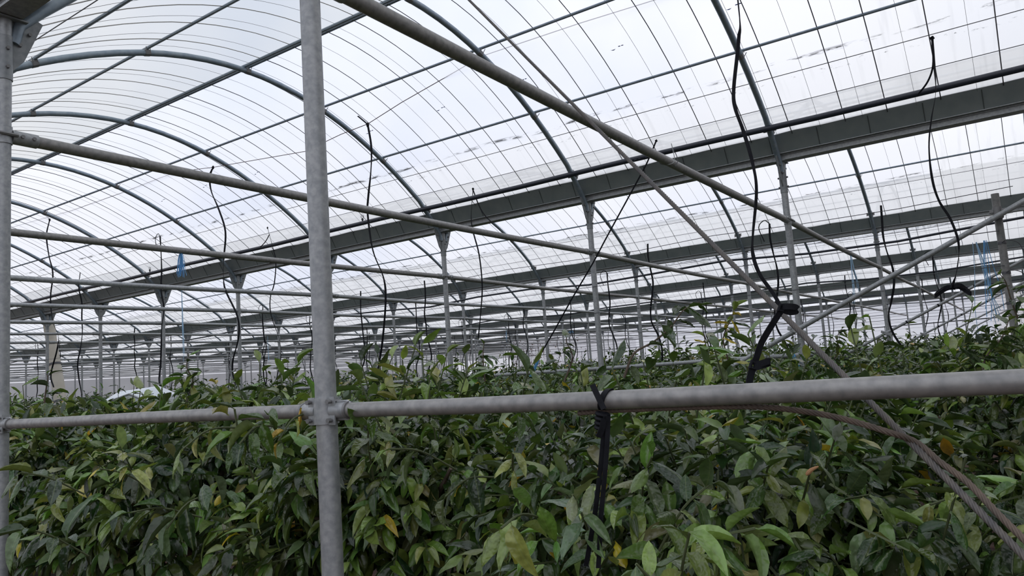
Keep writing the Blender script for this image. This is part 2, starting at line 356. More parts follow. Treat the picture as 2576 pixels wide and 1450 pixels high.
for z, r in ((1.15, .02), (2.5, .02), (1.95, .012)):
    b = MB(); b.tube([(XW-.06, YNEAR, z), (XW-.06, YC, z)], r, 5); b.build('rail', GALV, wr)
for i in range(14):
    y = YNEAR+1.2+i*2.3
    b = MB(); b.tube([(XW-.06, y, 0), (XW-.06, y, 2.55)], .018, 5); b.build('stud', GALV, wr)
# dead climber dotting the corner of the side wall
dv = MB(); rr = random.Random(3)
for i in range(420):
    y = YC-abs(rr.gauss(0, 2.6)); z = rr.uniform(1.2, 3.6); c = Vector((XW-.12-rr.uniform(0, .08), y, z)); s_ = rr.uniform(.03, .07)
    q = Matrix.Rotation(rr.uniform(0, 6.3), 3, 'X'); dv.add([c+q @ Vector((0, -s_, 0)), c+q @ Vector((0, 0, s_*.6)), c+q @ Vector((.01, s_, 0)), c+q @ Vector((0, 0, -s_*.6))], [(0,1,2,3)])
for i in range(26):
    y = YC-abs(rr.gauss(0, 2.2)); dv.tube([(XW-.13, y+rr.uniform(-.3, .3), .2), (XW-.13, y, 1.5), (XW-.13, y+rr.uniform(-.4, .4), rr.uniform(2.3, 3.4))], .008, 3)
tag(dv.build('dead_vine', mat('dead_vine', (.12,.075,.055), .9), None, False), 'withered brown climber dotting the far corner of the side wall', 'vine')

# ------------------------------------------------------------------ posts
def collar(b, z, h, r): b.tube([(0,0,z-h/2),(0,0,z+h/2)], r, 20)
def make_post(detail):
    t = {}
    n = 24 if detail > 1 else (12 if detail else 7)
    b = MB(); b.tube([(0,0,0),(0,0,1.2),(0,0,2.4),(0,0,Z_BEAM-.005)], R_POST, n); t['pipe'] = [mesh('pipe', b.v, b.f, GALV, True)]
    g = MB()
    g.plate([(-.045, 0, 3.40), (.045, 0, 3.40), (.10, 0, 3.47), (.20, 0, Z_BEAM+.03), (.15, 0, Z_BEAM+.05), (.05, 0, Z_BEAM-.01), (-.05, 0, Z_BEAM-.01), (-.15, 0, Z_BEAM+.05), (-.20, 0, Z_BEAM+.03), (-.10, 0, 3.47)], (0,1,0), .012)
    g.box((0, 0, Z_BEAM-.008), (.20, .12, .008))
    t['gusset'] = [mesh('gusset', g.v, g.f, PLATE)]
    if detail:
        c = MB(); collar(c, 3.46, .26, R_POST+.005); t['collar'] = [mesh('collar', c.v, c.f, PLATE, True)]
        t['bolt'] = []
        for x_, z_, w_ in ((0, 3.40, .045), (0, 3.51, .045), (.075, 3.56, .012), (-.075, 3.56, .012), (.125, 3.64, .012), (-.125, 3.64, .012)):
            for q in (-1, 1):
                bl = MB(); bl.tube([(x_, q*(w_-.012), z_), (x_, q*(w_+.012), z_)], .011, 6); t['bolt'].append(mesh('bolt', bl.v, bl.f, BOLT))
        # clamp that carries the low rail
        k = MB(); collar(k, Z_RAIL, .09, R_POST+.006)
        for s in (-1, 1): k.box((-R_POST*.55, s*(R_POST+.012), Z_RAIL), (.006, .034, .095))
        t['rail_clamp'] = [mesh('rail_clamp', k.v, k.f, GALV, True)]; t['rail_clamp'][0].set_sharp_from_angle(angle=math.radians(40))
        t['clamp_bolt'] = []; t['stirrup'] = []
        for q in (-1, 1):
            for dz in (-.032, .032):
                kb = MB(); kb.tube([(-R_POST*.55-.022, q*(R_POST+.014), Z_RAIL+dz), (-R_POST*.55-.010, q*(R_POST+.014), Z_RAIL+dz), (-R_POST*.55-.009, q*(R_POST+.014), Z_RAIL+dz), (.02, q*(R_POST+.014), Z_RAIL+dz)], [.009, .009, .006, .006], 6); t['clamp_bolt'].append(mesh('clamp_bolt', kb.v, kb.f, BOLT))
                kb = MB(); e_ = math.copysign(1, dz); kb.tube([(0, q*R_POST, Z_RAIL+e_*.028), (0, q*(R_POST+.07), Z_RAIL+e_*.030), (0, q*(R_POST+.085), Z_RAIL+e_*.022)], .005, 5); t['stirrup'].append(mesh('stirrup', kb.v, kb.f, GALV))
    for k_, l in t.items():
        for me in l:
            if k_ in ('pipe', 'collar'): me.set_sharp_from_angle(angle=math.radians(40))
    return t
PT = [make_post(d) for d in range(3)]
def visible(p, m=60):
    x, y, z = pix(p); return z > .2 and -m < x < 2576+m and -m < y < 1450+m
posts = {}
for i in range(0, NX):
    for j in range(-1, NB):
        if i > NSP and j < JX: continue
        if i == 0 and j > 10: continue
        if j == -1 and i > 0: continue
        if i > 0 and not (visible((i*W, j*BAY, 1.5)) or visible((i*W, j*BAY, 3.6))): continue
        dist = math.hypot(i*W-CAM.x, j*BAY-CAM.y); det = 2 if dist < 12 else (1 if dist < 26 else 0)
        if i == 0: lab = {0: 'thick galvanised post in the foreground carrying the low rail', 1: 'galvanised post cut by the left picture edge', -1: 'nearest row post out at the right of the camera'}.get(j, f'{ORD[j+1]} post of the nearest row beyond the left picture edge')
        else: lab = f'galvanised post under the {ORD[i]} gutter, {ORD[j].replace("nearest","first")} post from the right'
        e = tag(empty('steel_post', (i*W, j*BAY, 0)), lab, 'post', 'posts under the gutters')
        posts[i, j] = e
        for nm, l in PT[det].items():
            for me in l: obj(nm, me, e)

# ------------------------------------------------------------------ arches
def make_arch(detail):
    t = {}; n = 12 if detail else 6
    b = MB(); b.tube([(x, 0, z) for x, z in arch_pts(14 if detail else 8)], R_ARCH, n); t['pipe'] = mesh('pipe', b.v, b.f, GALV_ARCH, True)
    if detail:
        for u in (-2.26, -1.19, .04, 1.19, 2.26):
            c = MB(); z = arch_z(u); x = u+3.5; sl = -.255*u+.002*u**3; an = -math.atan(sl); R = Matrix.Rotation(an, 3, 'Y')
            c.tube([Vector((x, 0, z))+R @ Vector((-.03,0,0)), Vector((x, 0, z))+R @ Vector((.03,0,0))], R_ARCH+.004, 10)
            c.tube([Vector((x, 0, z))+R @ Vector(p) for p in ((.022,-.055,.05),(.022,-.03,-.01),(.022,.03,-.01),(.022,.055,.05))], .004, 4)
            c.tube([Vector((x, 0, z))+R @ Vector(p) for p in ((-.022,-.055,.05),(-.022,-.03,-.01),(-.022,.03,-.01),(-.022,.055,.05))], .004, 4)
            t['clamp', u] = mesh('clamp', c.v, c.f, BOLT)
        for s in (0, 1):
            c = MB(); x0 = .30 if s == 0 else 6.70; z0 = arch_z(x0-3.5); x1 = .40 if s == 0 else 6.60; z1 = arch_z(x1-3.5)
            c.tube([(x0, 0, z0), (x1, 0, z1)], R_ARCH+.006, 10)
            for q in (-1, 1): c.box(((x0+x1)/2, q*(R_ARCH+.02), (z0+z1)/2), (.03, .03, .05)); c.tube([((x0+x1)/2-.02, q*(R_ARCH+.03), (z0+z1)/2-.03), ((x0+x1)/2+.02, q*(R_ARCH+.03), (z0+z1)/2+.03)], .008, 5)
            t['foot_clamp', s] = mesh('foot_clamp', c.v, c.f, BOLT)
    t['pipe'].set_sharp_from_angle(angle=math.radians(40)); return t
AR = [make_arch(0), make_arch(1)]
for s in range(0, NX):
    for j in range(-1, NB):
        if s >= NSP and j < JX: continue
        if s == -1 and (j > 4 or j < -1): continue
        if s >= 0 and not any(visible((s*W+x, j*BAY, z), 100) for x, z in arch_pts(6)): continue
        dist = math.hypot(s*W+3.5-CAM.x, j*BAY-CAM.y); det = dist < 22
        lab = (f'bent pipe arch of the span behind the camera, {ORD[j+1]} from the right' if s < 0 else
               f'bent pipe arch in the {ORD[s]} roof span, {ORD[j+1].replace("nearest","first")} from the right')
        e = tag(empty('roof_arch', (s*W, j*BAY, 0)), lab, 'arch', 'roof arches')
        for k, me in AR[det].items(): obj(k if isinstance(k, str) else k[0], me, e)

# ------------------------------------------------------------------ purlins, film wires, gutters and their pipes
def along(name, x, z, y0, y1, r, m_, n=8, parent=None, jit=0.):
    b = MB(); k = max(1, int((y1-y0)/BAY*2)); b.tube([(x, y0+(y1-y0)*i/k, z+(jit*math.sin(i*1.7) if 0 < i < k else 0)) for i in range(k+1)], r, n)
    return b.build(name, m_, parent)
PN = {-2.26: 'lowest purlin of the near slope', -1.19: 'middle purlin of the near slope', 0.: 'lower of the paired ridge purlins', .065: 'upper of the paired ridge purlins', 1.19: 'middle purlin of the far slope', 2.26: 'lowest purlin of the far slope'}
for s in range(0, NX):
    y0, y1 = (YNEAR, YEND) if s < NSP else (JX*BAY, YEND)
    if s == -1: y1 = 5*BAY
    sp = 'the span behind the camera' if s < 0 else f'the {ORD[s]} span'
    for u, nm in PN.items():
        if s > 3 and u < 0: continue
        tag(along('purlin_pipe', s*W+3.5+u, arch_z(u)+R_ARCH+R_PUR-.002+(.012 if u == .065 else 0), y0, y1, R_PUR if u != 0. else .020, GALV_ARCH, 8 if s < 2 else 5), f'straight steel {nm} in {sp}', 'purlin', 'roof purlins')
    if s < 5:
        for u, nm in ((2.63, 'upper'), (2.95, 'lower'), (-2.63, 'upper near side'), (-2.95, 'lower near side')):
            if s > 1 and u < 0: continue
            tag(along('film_wire', s*W+3.5+u, arch_z(u)+.034, y0, y1, .0042, WIRE, 5 if s < 2 else 3, jit=.004), f'thin dark {nm} film wire strung along {sp}', 'wire', 'film wires')
# gutter section (outer skin then inner skin), extruded along Y
GSEC = [(-.255,3.97),(-.24,3.985),(-.225,3.97),(-.11,3.785),(.11,3.785),(.225,3.97),(.24,3.985),(.255,3.97),(.12,3.77),(-.12,3.77)]
BSEC = [(-.07,3.70),(.07,3.70),(.07,3.715),(.055,3.715),(.055,3.755),(.07,3.755),(.07,3.77),(-.07,3.77),(-.07,3.755),(-.055,3.755),(-.055,3.715),(-.07,3.715)]
def extrude(name, sec, y0, y1, m_, parent):
    n = len(sec); vs = [(x, y0, z) for x, z in sec]+[(x, y1, z) for x, z in sec]
    fs = [(i, (i+1) % n, n+(i+1) % n, n+i) for i in range(n)]+[tuple(range(n-1, -1, -1)), tuple(range(n, 2*n))]
    return obj(name, mesh(name, vs, fs, m_), parent)
dark_strip_me = (lambda b: (b.plate([(-.2035,-.004,3.955),(-.2035,.004,3.955),(-.103,.004,3.78),(-.103,-.004,3.78)], (-.87,0,-.5), .006), mesh('dark_strip', b.v, b.f, DARK_STRIP))[1])(MB())
GSEC = [(x*.82, z) for x, z in GSEC]
HGRP = 'black water pipes along the gutters'
for i in range(0, NX+1):
    y0, y1 = (YNEAR, YEND) if i <= NSP else (JX*BAY, YEND)
    g = tag(empty('rain_gutter', (i*W, 0, 0)), ('grey sheet gutter over the foreground posts, in the top left corner' if i == 0 else f'long grey sheet gutter, {ORD[i-1]} one beyond the foreground posts'), 'gutter', 'gutters between the spans')
    extrude('trough', GSEC, y0, y1, GUTTER, g); extrude('beam', BSEC, y0, y1, GALV, g)
    for s in (-1, 1):
        b = MB(); b.tube([(s*.197, y0, 3.98), (s*.197, y1, 3.98)], .015, 8); b.build('rim', GALV, g)
        b = MB(); b.tube([(s*.113, y0, 3.772), (s*.113, y1, 3.772)], .006, 5); b.build('lip_wire', GALV, g)
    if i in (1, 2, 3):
        for q in range(int((y1-y0)/.52)): obj('dark_strip', dark_strip_me, g, (0, y0+.3+q*.52, 0))  # thin dark strips at even steps along the near gutter face
    if 1 <= i <= 1:
        h = tag(empty('water_pipe', (i*W, 0, 0)), f'black plastic water pipe clipped along the {ORD[i-1]} gutter', 'pipe', HGRP)
        along('pipe', -.435, 4.0, y0, YEND, .034, HOSE, 12, h, jit=.008)
        pr = MB(); rp = random.Random(5)
        for y in [q*.9-3.2 for q in range(16)]:
            for k in range(9):
                if rp.random() < .75:
                    yy = y+k*.035*(1+.3*rp.random()); pr.box((-.43-.0325, yy, 3.995), (.003, .018+.01*rp.random(), .012+.006*rp.random()))
        tag(pr.build('printed_marks', PRINT, h, False), kind='stuff')
# hoses slung mid-span in the deeper spans
for s, x, z in ((1, 4.0, 3.12), (2, 3.2, 3.10), (3, 3.4, 3.1), (4, 3.3, 3.1)):
    o = MB(); k = 40; o.tube([(s*W+x, YNEAR+1.0+(YEND-YNEAR-1.0)*i/k, z+.05*math.sin(i*1.9)+(.12 if i < 1 else 0)) for i in range(k+1)], .02, 6)
    tag(o.build('water_hose', HOSE), f'black hose slung under the roof of the {ORD[s]} span', 'hose', 'hoses slung under the roof')

def sprinkler(p, lab):
    e = tag(empty('sprinkler', p), lab, 'sprinkler', 'sprinklers on the water pipe'); b = MB()
    b.tube([(0,0,-.01),(0,0,.02),(0,0,.03),(0,0,.05)], [.012,.012,.02,.014], 8); b.build('base', SPRINK, e)
    b = MB(); b.tube([(0,-.006,.05),(0,-.028,.065),(0,-.028,.115),(0,-.012,.13),(0,.012,.13),(0,.028,.115),(0,.028,.065),(0,.006,.05)], .0042, 5); b.build('bridge', SPRINK, e)
    b = MB(); b.tube([(0,0,.148),(0,0,.13),(0,0,.10),(0,0,.088)], [.004,.008,.004,.012], 6); b.build('spinner', SPRINK, e)
def on_gutter(px_, x=W-.43):
    lo, hi = -4, 50
    for _ in range(50):
        m_ = (lo+hi)/2
        if pix((x, m_, 4.04))[0] > px_: lo = m_
        else: hi = m_
    return (x, m_, 4.035)
for px_, lab in ((912, 'small black sprinkler on the water pipe right of the foreground post'), (377, 'small black sprinkler on the water pipe left of the foreground post')): sprinkler(on_gutter(px_), lab)

# ------------------------------------------------------------------ tie pipes, low rails
for j in range(-1, NB):
    xs0 = 0 if j < 11 else W; xs1 = NSP*W if j < JX else NX*W
    if j < 0: continue
    t = tag(empty('tie_pipe', (0, j*BAY, Z_TIE)), 'big tie pipe running from the top of the foreground post to the right' if j == 0 else f'horizontal tie pipe crossing the spans, {ORD[j]} from the camera', 'pipe', 'tie pipes across the spans')
    rr = random.Random(j)
    pts = [(xs0+(R_POST if j > 0 or True else 0), 0, 0)]+[(x, 0, -.02*math.sin(math.pi*((x/W) % 1))) for x in np.arange(xs0+1, xs1, 1.0)]+[(xs1, 0, 0)]
    b = MB(); b.tube(pts, R_TIE, 20 if j < 2 else (12 if j < 6 else 6)); b.build('pipe', GALV_OLD if j < 3 else GALV, t)
    for i in range(int(xs0/W), int(xs1/W)+1):
        if (i, j) not in posts: continue
        d = math.hypot(i*W-CAM.x, j*BAY-CAM.y)
        if d > 30: continue
        for s in (-1, 1):
            if i == 0 and s == -1: continue
            b = MB(); b.tube([(i*W+s*R_POST, 0, 0), (i*W+s*.17, 0, 0)], R_TIE+.006, 14 if d < 12 else 8)
            sl_ = b.build('sleeve', GALV, t)
            if d < 14:
                for q in (.08, .14): b = MB(); b.tube([(i*W+s*q, -.05, 0), (i*W+s*q, .05, 0)], .011, 6); b.build('bolt', BOLT, sl_)
        b = MB(); b.tube([(i*W, 0, -.05), (i*W, 0, .05)], R_POST+.006, 14 if d < 12 else 8)
        pc_ = b.build('post_clamp', GALV, t)
        if d < 14:
            for q in (-1, 1): b = MB(); b.tube([(i*W-.055, q*.046, .0), (i*W+.055, q*.046, .0)], .010, 6); b.build('bolt', BOLT, pc_)
hk = at(1683, 402, Y=0); e = tag(empty('wire_hook', (hk.x, 0, Z_TIE)), 'thin wire loop hooked over the big tie pipe near the first gutter', 'wire')
b = MB(); b.tube(smooth_path([(.0,-.03,.12), (.0,-.04,.05), (-.01,-.045,-.02), (-.05,-.02,-.05), (-.10,.03,-.045), (-.16,.02,-.01)], 5), .003, 5); b.build('loop', GALV, e)
b = MB(); b.tube(smooth_path([(.0,-.03,.08), (.045,-.04,.05), (.06,-.045,-.01), (.03,-.03,-.05)], 5), .003, 5); b.build('hook', WIRE, e)
for i in range(0, 5):
    y1 = 11*BAY if i == 0 else 16*BAY
    z = Z_RAIL if i == 0 else 1.46
    t = tag(empty('low_rail', (i*W, 0, z)), 'thick weathered rail crossing the picture in front of the leaves' if i == 0 else f'low rail along the {ORD[i]} post row among the tree tops', 'rail', 'low rails along the post rows')
    b = MB(); b.tube([(0, y, .003*math.sin(y*2)) for y in np.arange(-4.2 if i == 0 else -.12, y1, .6)], R_RAIL, 24 if i == 0 else 10); b.build('pipe', GALV_OLD if i == 0 else GALV, t)
    if i == 0:
        for j in (0, 1):
            for s in (-1, 1):
                b = MB(); b.tube([(0, j*BAY+s*R_POST, 0), (0, j*BAY+s*(R_POST+.075), 0)], R_RAIL+.003, 20); b.build('sleeve', GALV, t)
                b = MB(); b.tube([(0, j*BAY+s*(R_POST+.070), 0), (0, j*BAY+s*(R_POST+.080), 0)], R_RAIL+.005, 20); b.build('sleeve_ring', BOLT, t)

# diagonal end braces and end stubs
for i in range(1, NSP):
    x = i*W-.075; sl = -(2.821-1.242)/(2.215+1.128)
    y_top, y_bot = -4.3, 2.4; zf = lambda y: 1.749+sl*y
    t = tag(empty('end_brace', (x, 0, 0)), f'diagonal brace pipe clamped to the {ORD[i]} gutter row first post', 'brace', 'diagonal end braces')
    b = MB(); b.tube([(0, y_bot, zf(y_bot)), (0, y_top, zf(y_top))], .027, 14 if i < 3 else 8); b.build('pipe', GALV, t)
    if i < 4:
        for yy in ((.9, -.35, -.9, -1.5) if i > 1 else ()):
            b = MB(); a = Vector((0, yy, zf(yy))); d = Vector((0, 1, sl)).normalized()*.012; b.tube([a-d, a+d], .031, 10); b.build('tape_ring', BAND, t)
        b = MB(); b.plate([(-.035, .10, zf(0)+.045), (-.035, .11, zf(0)+.0), (-.035, -.09, zf(0)-.085), (-.035, -.10, zf(0)-.03)], (1,0,0), .012)
        b.tube([(-.06, .075, zf(0)+.012), (.03, .075, zf(0)+.012)], .012, 8); b.tube([(-.06, -.075, zf(0)-.045), (.03, -.075, zf(0)-.045)], .012, 8); b.build('clamp_plate', GALV, t)
    e = tag(empty('stub_pipe', (i*W, -2.005, 0)), f'upright open-topped pipe tied to the diagonal brace of the {ORD[i]} gutter row', 'pipe', 'upright pipes at the row ends')
    top = 2.93 if i == 1 else 2.85; n = 18; vs = []; fs = []
    for r_, z_ in ((.036, 0), (.036, top), (.031, top), (.031, top-.35)):
        for k in range(n): vs.append((r_*math.cos(2*math.pi*k/n), r_*math.sin(2*math.pi*k/n), z_))
    for q in range(3):
        for k in range(n): fs.append((q*n+k, q*n+(k+1) % n, (q+1)*n+(k+1) % n, (q+1)*n+k))
    obj('pipe', mesh('pipe', vs, fs, STUB, True), e)
    b = MB(); zc = zf(-2.0); b.tube([(0,0,zc-.02),(0,0,zc+.10)], .040, 14)
    for q in (-1, 1): b.box((0, q*.05, zc+.06), (.05, .035, .03)); b.tube([(-.06, q*.04, zc), (.05, q*.04, zc)], .010, 6)
    b.build('clamp', BOLT, e)
    b = MB(); rr = random.Random(i)
    for q in range(3):
        z_ = top-.5-.3*q; b.tube(smooth_path([(-.04, 0, z_), (-.06, -.05, z_+.02), (-.05, -.14, z_-.03), (-.04, -.17, z_-.17)], 5), .004, 4)
        b.tube([(.0, 0, z_-.012), (0, 0, z_+.012)], .039, 12)
    b.build('wire_end', WIRE, e)

# ------------------------------------------------------------------ suspended wires
def wire(name, pts, r, m_, lab, grp='slung wires', n=5):
    b = MB(); b.tube(pts, r, n); return tag(b.build(name, m_), lab, 'wire', grp)
hw = []
for px_, py_ in ((1718, -22), (1460, 58), (1210, 142), (1155, 175), (1010, 258), (925, 312), (858, 338), (768, 381), (537, 421), (454, 431), (407, 446), (310, 484), (180, 530), (20, 575)): hw.append(at(px_, py_, X=4.93))
wire('slung_wire', hw, .0048, RUSTW, 'thin rusty wire slung below the roof in the nearest span')
for s in range(1, 5):
    for x, z in ((2.2, 3.35), (4.9, 3.4)):
        pts = [(s*W+x, -2.2+i*1.27, z-.06*abs(math.sin(i*1.1))) for i in range(38)]
        wire('slung_wire', pts, .005, WIRE, f"thin dark wire slung along the {'near' if x < 3 else 'far'} side of the {ORD[s]} span")
for i in range(1, NSP):
    for q, z in enumerate((2.55, 2.2)):
        wire('anchor_wire', [(i*W-.045, -2.0, z), (i*W-.045, 3*BAY, z-.02), (i*W-.045, 9*BAY, z+.05)], .0035, WIRE, f"{('upper', 'lower')[q]} thin straight wire from the upright pipe along the {ORD[i]} post row", 'anchor wires', 4)

# ------------------------------------------------------------------ hanging black bands
def band(name, pix_pts, X, wd, lab, knot=True, tail=None, zig=True, ext=None, m_=BAND, side=None):
    if X > 6: X = film_hit(*pix_pts[0]).x-.005
    pts = [at(a, b, X=X) for a, b in pix_pts]
    if ext: pts = [Vector(p) for p in ext]+pts
    org = pts[0].copy(); P = smooth_path([p-org for p in pts], 6)
    e = tag(empty(name, org), lab, 'band', 'black bands hanging from the roof')
    rr = random.Random(int(pix_pts[0][0])); a0 = rr.uniform(0, 3)
    tw = [1.0*math.sin(a0+i*.16)+.35*math.sin(i*.41) if zig else .3 for i in range(len(P))]
    b = MB(); b.ribbon(P, wd, max(.003, wd*.18), side or RGT, tw); b.build('strip', m_, e)
    if knot:
        k = MB(); r = wd*.75; k.tube([(0,-r*.6,r*.5),(0,r*.9,r*.2),(0,r*.4,-r*1.3),(0,-r*.7,-r*.6),(0,0,r*.9)], r*.62, 7); k.build('knot', m_, e)
    if tail:
        T = smooth_path([at(a, b_, X=X)-org for a, b_ in tail], 5); b = MB(); b.ribbon(T, wd*.8, .003, RGT); b.build('tail', m_, e)
    return e
band('hanging_band', [(125,553),(117,593),(123,643),(133,690),(127,750),(133,810),(147,846),(143,883),(128,943),(135,975)], 4.93, .026, 'wavy black band hanging at the far left beside the cut-off post', tail=[(125,553),(118,545),(108,540)])
band('hanging_band', [(536,421),(528,450),(532,483),(550,526),(567,583),(563,650),(562,690),(567,730),(597,796),(600,850),(585,913),(590,960),(612,1012)], 4.93, .026, 'long wavy black band left of the foreground post, crossing the first gutter', tail=[(536,421),(524,445),(519,455)])
band('hanging_band', [(673,573),(687,626),(694,660),(690,713),(680,750),(682,793),(703,856),(706,903),(695,956)], 6.45, .018, 'short wavy black band just left of the foreground post', tail=[(678,590),(668,608),(655,622)])
band('hanging_band', [(925,313),(934,370),(933,430),(926,500),(925,540),(938,630),(965,700),(970,760),(962,860),(952,925),(946,990)], 4.93, .026, 'long wavy black band just right of the foreground post', tail=[(925,313),(912,302),(900,292)])
band('hanging_band', [(1190,475),(1186,560),(1205,640),(1213,720),(1209,790),(1203,855)], 6.45, .020, 'black band with a forked curved tail above the tie pipes in the middle', tail=[(1190,478),(1206,520),(1222,545),(1239,561)])
band('hanging_band', [(1651,354),(1632,400),(1612,440),(1530,590),(1490,665),(1440,750),(1390,840),(1362,888)], 6.45, .018, 'taut black band slanting down to the left, spliced to blue twine', zig=False)
b = MB()
XB = film_hit(1651, 354).x-.005
p0, p1 = at(1362,888,X=XB), at(1336,948,X=XB)
for q in (-.012, 0, .012): b.tube([p0+RGT*q*.4, p0.lerp(p1,.5)+RGT*q, p1+RGT*q*1.5], .006, 5)
tag(b.build('blue_twine', BLUE), 'blue twine tied to the foot of the slanting black band', 'twine', 'blue twine')
# band knotted to the steel rope
BX = .16
band('hanging_band', [(1857,8),(1858,100),(1846,220),(1849,270),(1870,330),(1893,410),(1903,480),(1894,590),(1894,640),(1911,690),(1946,740),(1968,780)], BX, .0095, 'long black band hanging down to a knot on the steel rope', knot=False, ext=[at(1857, 8, X=BX)+Vector((0, .02, 1.15)), at(1857, 8, X=BX)+Vector((0, .01, .5))])
def knot_at(p, s, name, lab, loops, extra=None, m_=BAND):
    e = tag(empty(name, p), lab, 'knot', 'black band knots'); k = MB()
    k.tube([RGT*s*.9+UPV*s*.2, -RGT*s*.3+UPV*s, -RGT*s*.8-UPV*s*.5, RGT*s*.4-UPV*s*.8, RGT*s*.5+UPV*s*.6], s*.55, 8); k.build('knot', m_, e)
    for lp in loops:
        b = MB(); b.ribbon(smooth_path([Vector(q)-Vector(p) for q in lp], 6), s*1.5, s*.3, UPV); b.build('loop', m_, e)
    for ex in (extra or []):
        b = MB(); b.ribbon(smooth_path([Vector(q)-Vector(p) for q in ex], 5), s*1.6, s*.35, RGT); b.build('strip', m_, e)
    return e
A = lambda a, b_, X=BX: at(a, b_, X=X)
knot_at(A(1966,776), .010, 'band_knot', 'black band knot with a flat loop on the slanting steel rope',
        [[A(1966,772), A(1985,771,BX-.01), A(2003,774,BX-.005), A(2004,783,BX), A(1988,786,BX+.01), A(1968,780)]],
        [[A(1963,785), A(1950,805), A(1917,860), A(1903,900), A(1896,918)]])
knot_at(A(1895,920), .011, 'band_knot', 'lower black band knot above the weathered rail', [[A(1898,918), A(1915,915), A(1934,909), A(1934,914,BX+.01), A(1914,921), A(1900,925)]],
        [[A(1893,928), A(1886,955), A(1884,985), A(1884,1010)]])
band('hanging_band', [(2345,95),(2349,150),(2354,230),(2343,300),(2337,370),(2345,450),(2362,505),(2390,550),(2409,600),(2412,640),(2405,690),(2397,716)], 6.13, .022, 'long black band hanging from a wire at the upper right', tail=[(2346,110),(2347,165),(2334,205),(2308,240)])
p = at(2397, 722, X=6.13)
knot_at(p, .024, 'band_knot', 'bow-shaped knot ending the long black band at the right',
        [[p, at(2375,730,X=6.13), at(2353,745,X=6.08), at(2356,740,X=6.16), at(2380,724,X=6.15), p], [p, at(2412,722,X=6.13), at(2441,739,X=6.08), at(2438,735,X=6.16), at(2415,718,X=6.06), p]])
# strap looped over the foreground rail
def rail_strap():
    c = at(1525, 1010, X=0); y = c.y; e = tag(empty('rail_strap', (0, y, Z_RAIL)), 'black straps knotted round the weathered rail and hanging into the leaves', 'strap')
    b = MB(); R = R_RAIL+.002
    b.ribbon([(R*math.sin(a), -.012*math.cos(a), R*math.cos(a)) for a in np.linspace(0, 2*math.pi, 19)], .016, .003, Vector((0,1,0))); b.build('loop', BAND, e)
    o = Vector((0, y, Z_RAIL))
    k = MB()
    for q in range(4):
        zc = -.038-.012*q; k.tube([(-.018+.014*math.cos(a), .004+.016*math.sin(a)+.002*q, zc+.004*math.sin(a)) for a in np.linspace(0, 2*math.pi, 10)], .0058, 6)
    k.build('knot', BAND, e)
    for pp in ([(1523,1048),(1517,1110),(1508,1200),(1497,1290),(1482,1380),(1474,1425)], [(1530,1048),(1527,1120),(1520,1210),(1512,1300),(1507,1400),(1505,1430)]):
        P = smooth_path([at(a, b_, X=-.03)-o for a, b_ in pp], 5); b = MB(); b.ribbon(P, .0125, .003, RGT); b.build('strip', BAND, e)
    for pp in ([(1519,1030),(1505,1000),(1490,968)], [(1519,1055),(1514,1080),(1505,1100)]):
        P = smooth_path([at(a, b_, X=-.045)-o for a, b_ in pp], 4); b = MB(); b.ribbon(P, .015, .004, RGT); b.build('strap_end', BAND, e)
rail_strap()
# bands further back
rr = random.Random(21); nb = 0
for s, n_ in ((0, 4), (1, 16), (2, 14), (3, 12), (4, 8)):
    for q in range(n_):
        x = s*W+rr.choice((2.2, 4.9)); zt = 3.38
        if s == 0: x = 5.6+rr.random()*.8; zt = arch_z(x-3.5)-.02
        y = -1.6+(q+.5)*(30 if s else 22)/n_+rr.uniform(-.6, .6) if s else 11+q*3.6
        if not visible((x, y, 2.5), 0): continue
        L_ = zt-rr.uniform(1.25, 1.6); k = 9
        pts = [Vector((rr.uniform(-.03, .03)*(i > 0), .10*math.sin(i*1.1+q)*(i/k), -L_*i/k)) for i in range(k+1)]
        e = tag(empty('hanging_band', (x, y, zt)), f'thin black band hanging among the posts of the {ORD[s]} span, {ORD[q].replace("nearest","first")} from the right', 'band', 'thin bands in the deeper spans')
        b = MB(); b.ribbon(smooth_path(pts, 4), .028, .004, RGT, [.6*math.sin(i*.4+q) for i in range(k*4+1)]); b.build('strip', BAND, e)
        if rr.random() < .5:
            b = MB(); b.tube(smooth_path([(0,0,.0),(0,.07,.06),(0,.16,-.03),(0,.10,-.25)], 4), .007, 4); b.build('tail', BAND, e)

# ------------------------------------------------------------------ blue twine
def twine_bunch(name, p, n, ln, spread, m_, lab, seed=0, r=.003):
    b = MB(); q = random.Random(seed)
    for i in range(n):
        dx, dy = q.uniform(-1, 1)*spread, q.uniform(-1, 1)*spread; l_ = ln*q.uniform(.6, 1)
        b.tube(smooth_path([(dx*.2, dy*.2, 0), (dx*.6+q.uniform(-.2,.2)*spread, dy*.6, -l_*.35), (dx*.8, dy+q.uniform(-.3,.3)*spread, -l_*.7), (dx, dy*1.3, -l_)], 3), r, 4)
    o = b.build(name, m_, None, True, p); return tag(o, lab, 'twine', 'blue twine')
def on_tie(px_, py_):
    best = None
    for j in range(0, 14):
        lo, hi = -1.0, 60
        for _ in range(50):
            m_ = (lo+hi)/2
            if pix((m_, j*BAY, Z_TIE))[0] < px_: lo = m_
            else: hi = m_
        y_ = pix((m_, j*BAY, Z_TIE))[1]
        if best is None or abs(y_-py_) < best[0]: best = (abs(y_-py_), Vector((m_, j*BAY, Z_TIE-R_TIE*.9)))
    return best[1]
twine_bunch('blue_twine', on_tie(455, 632), 22, .28, .035, BLUE, 'bunch of blue twine dangling below a tie pipe at the left', 1)
twine_bunch('pale_twine', on_tie(456, 705), 4, 1.25, .05, PALEBLUE, 'long pale blue twine trailing down to the tree top at the left', 2)
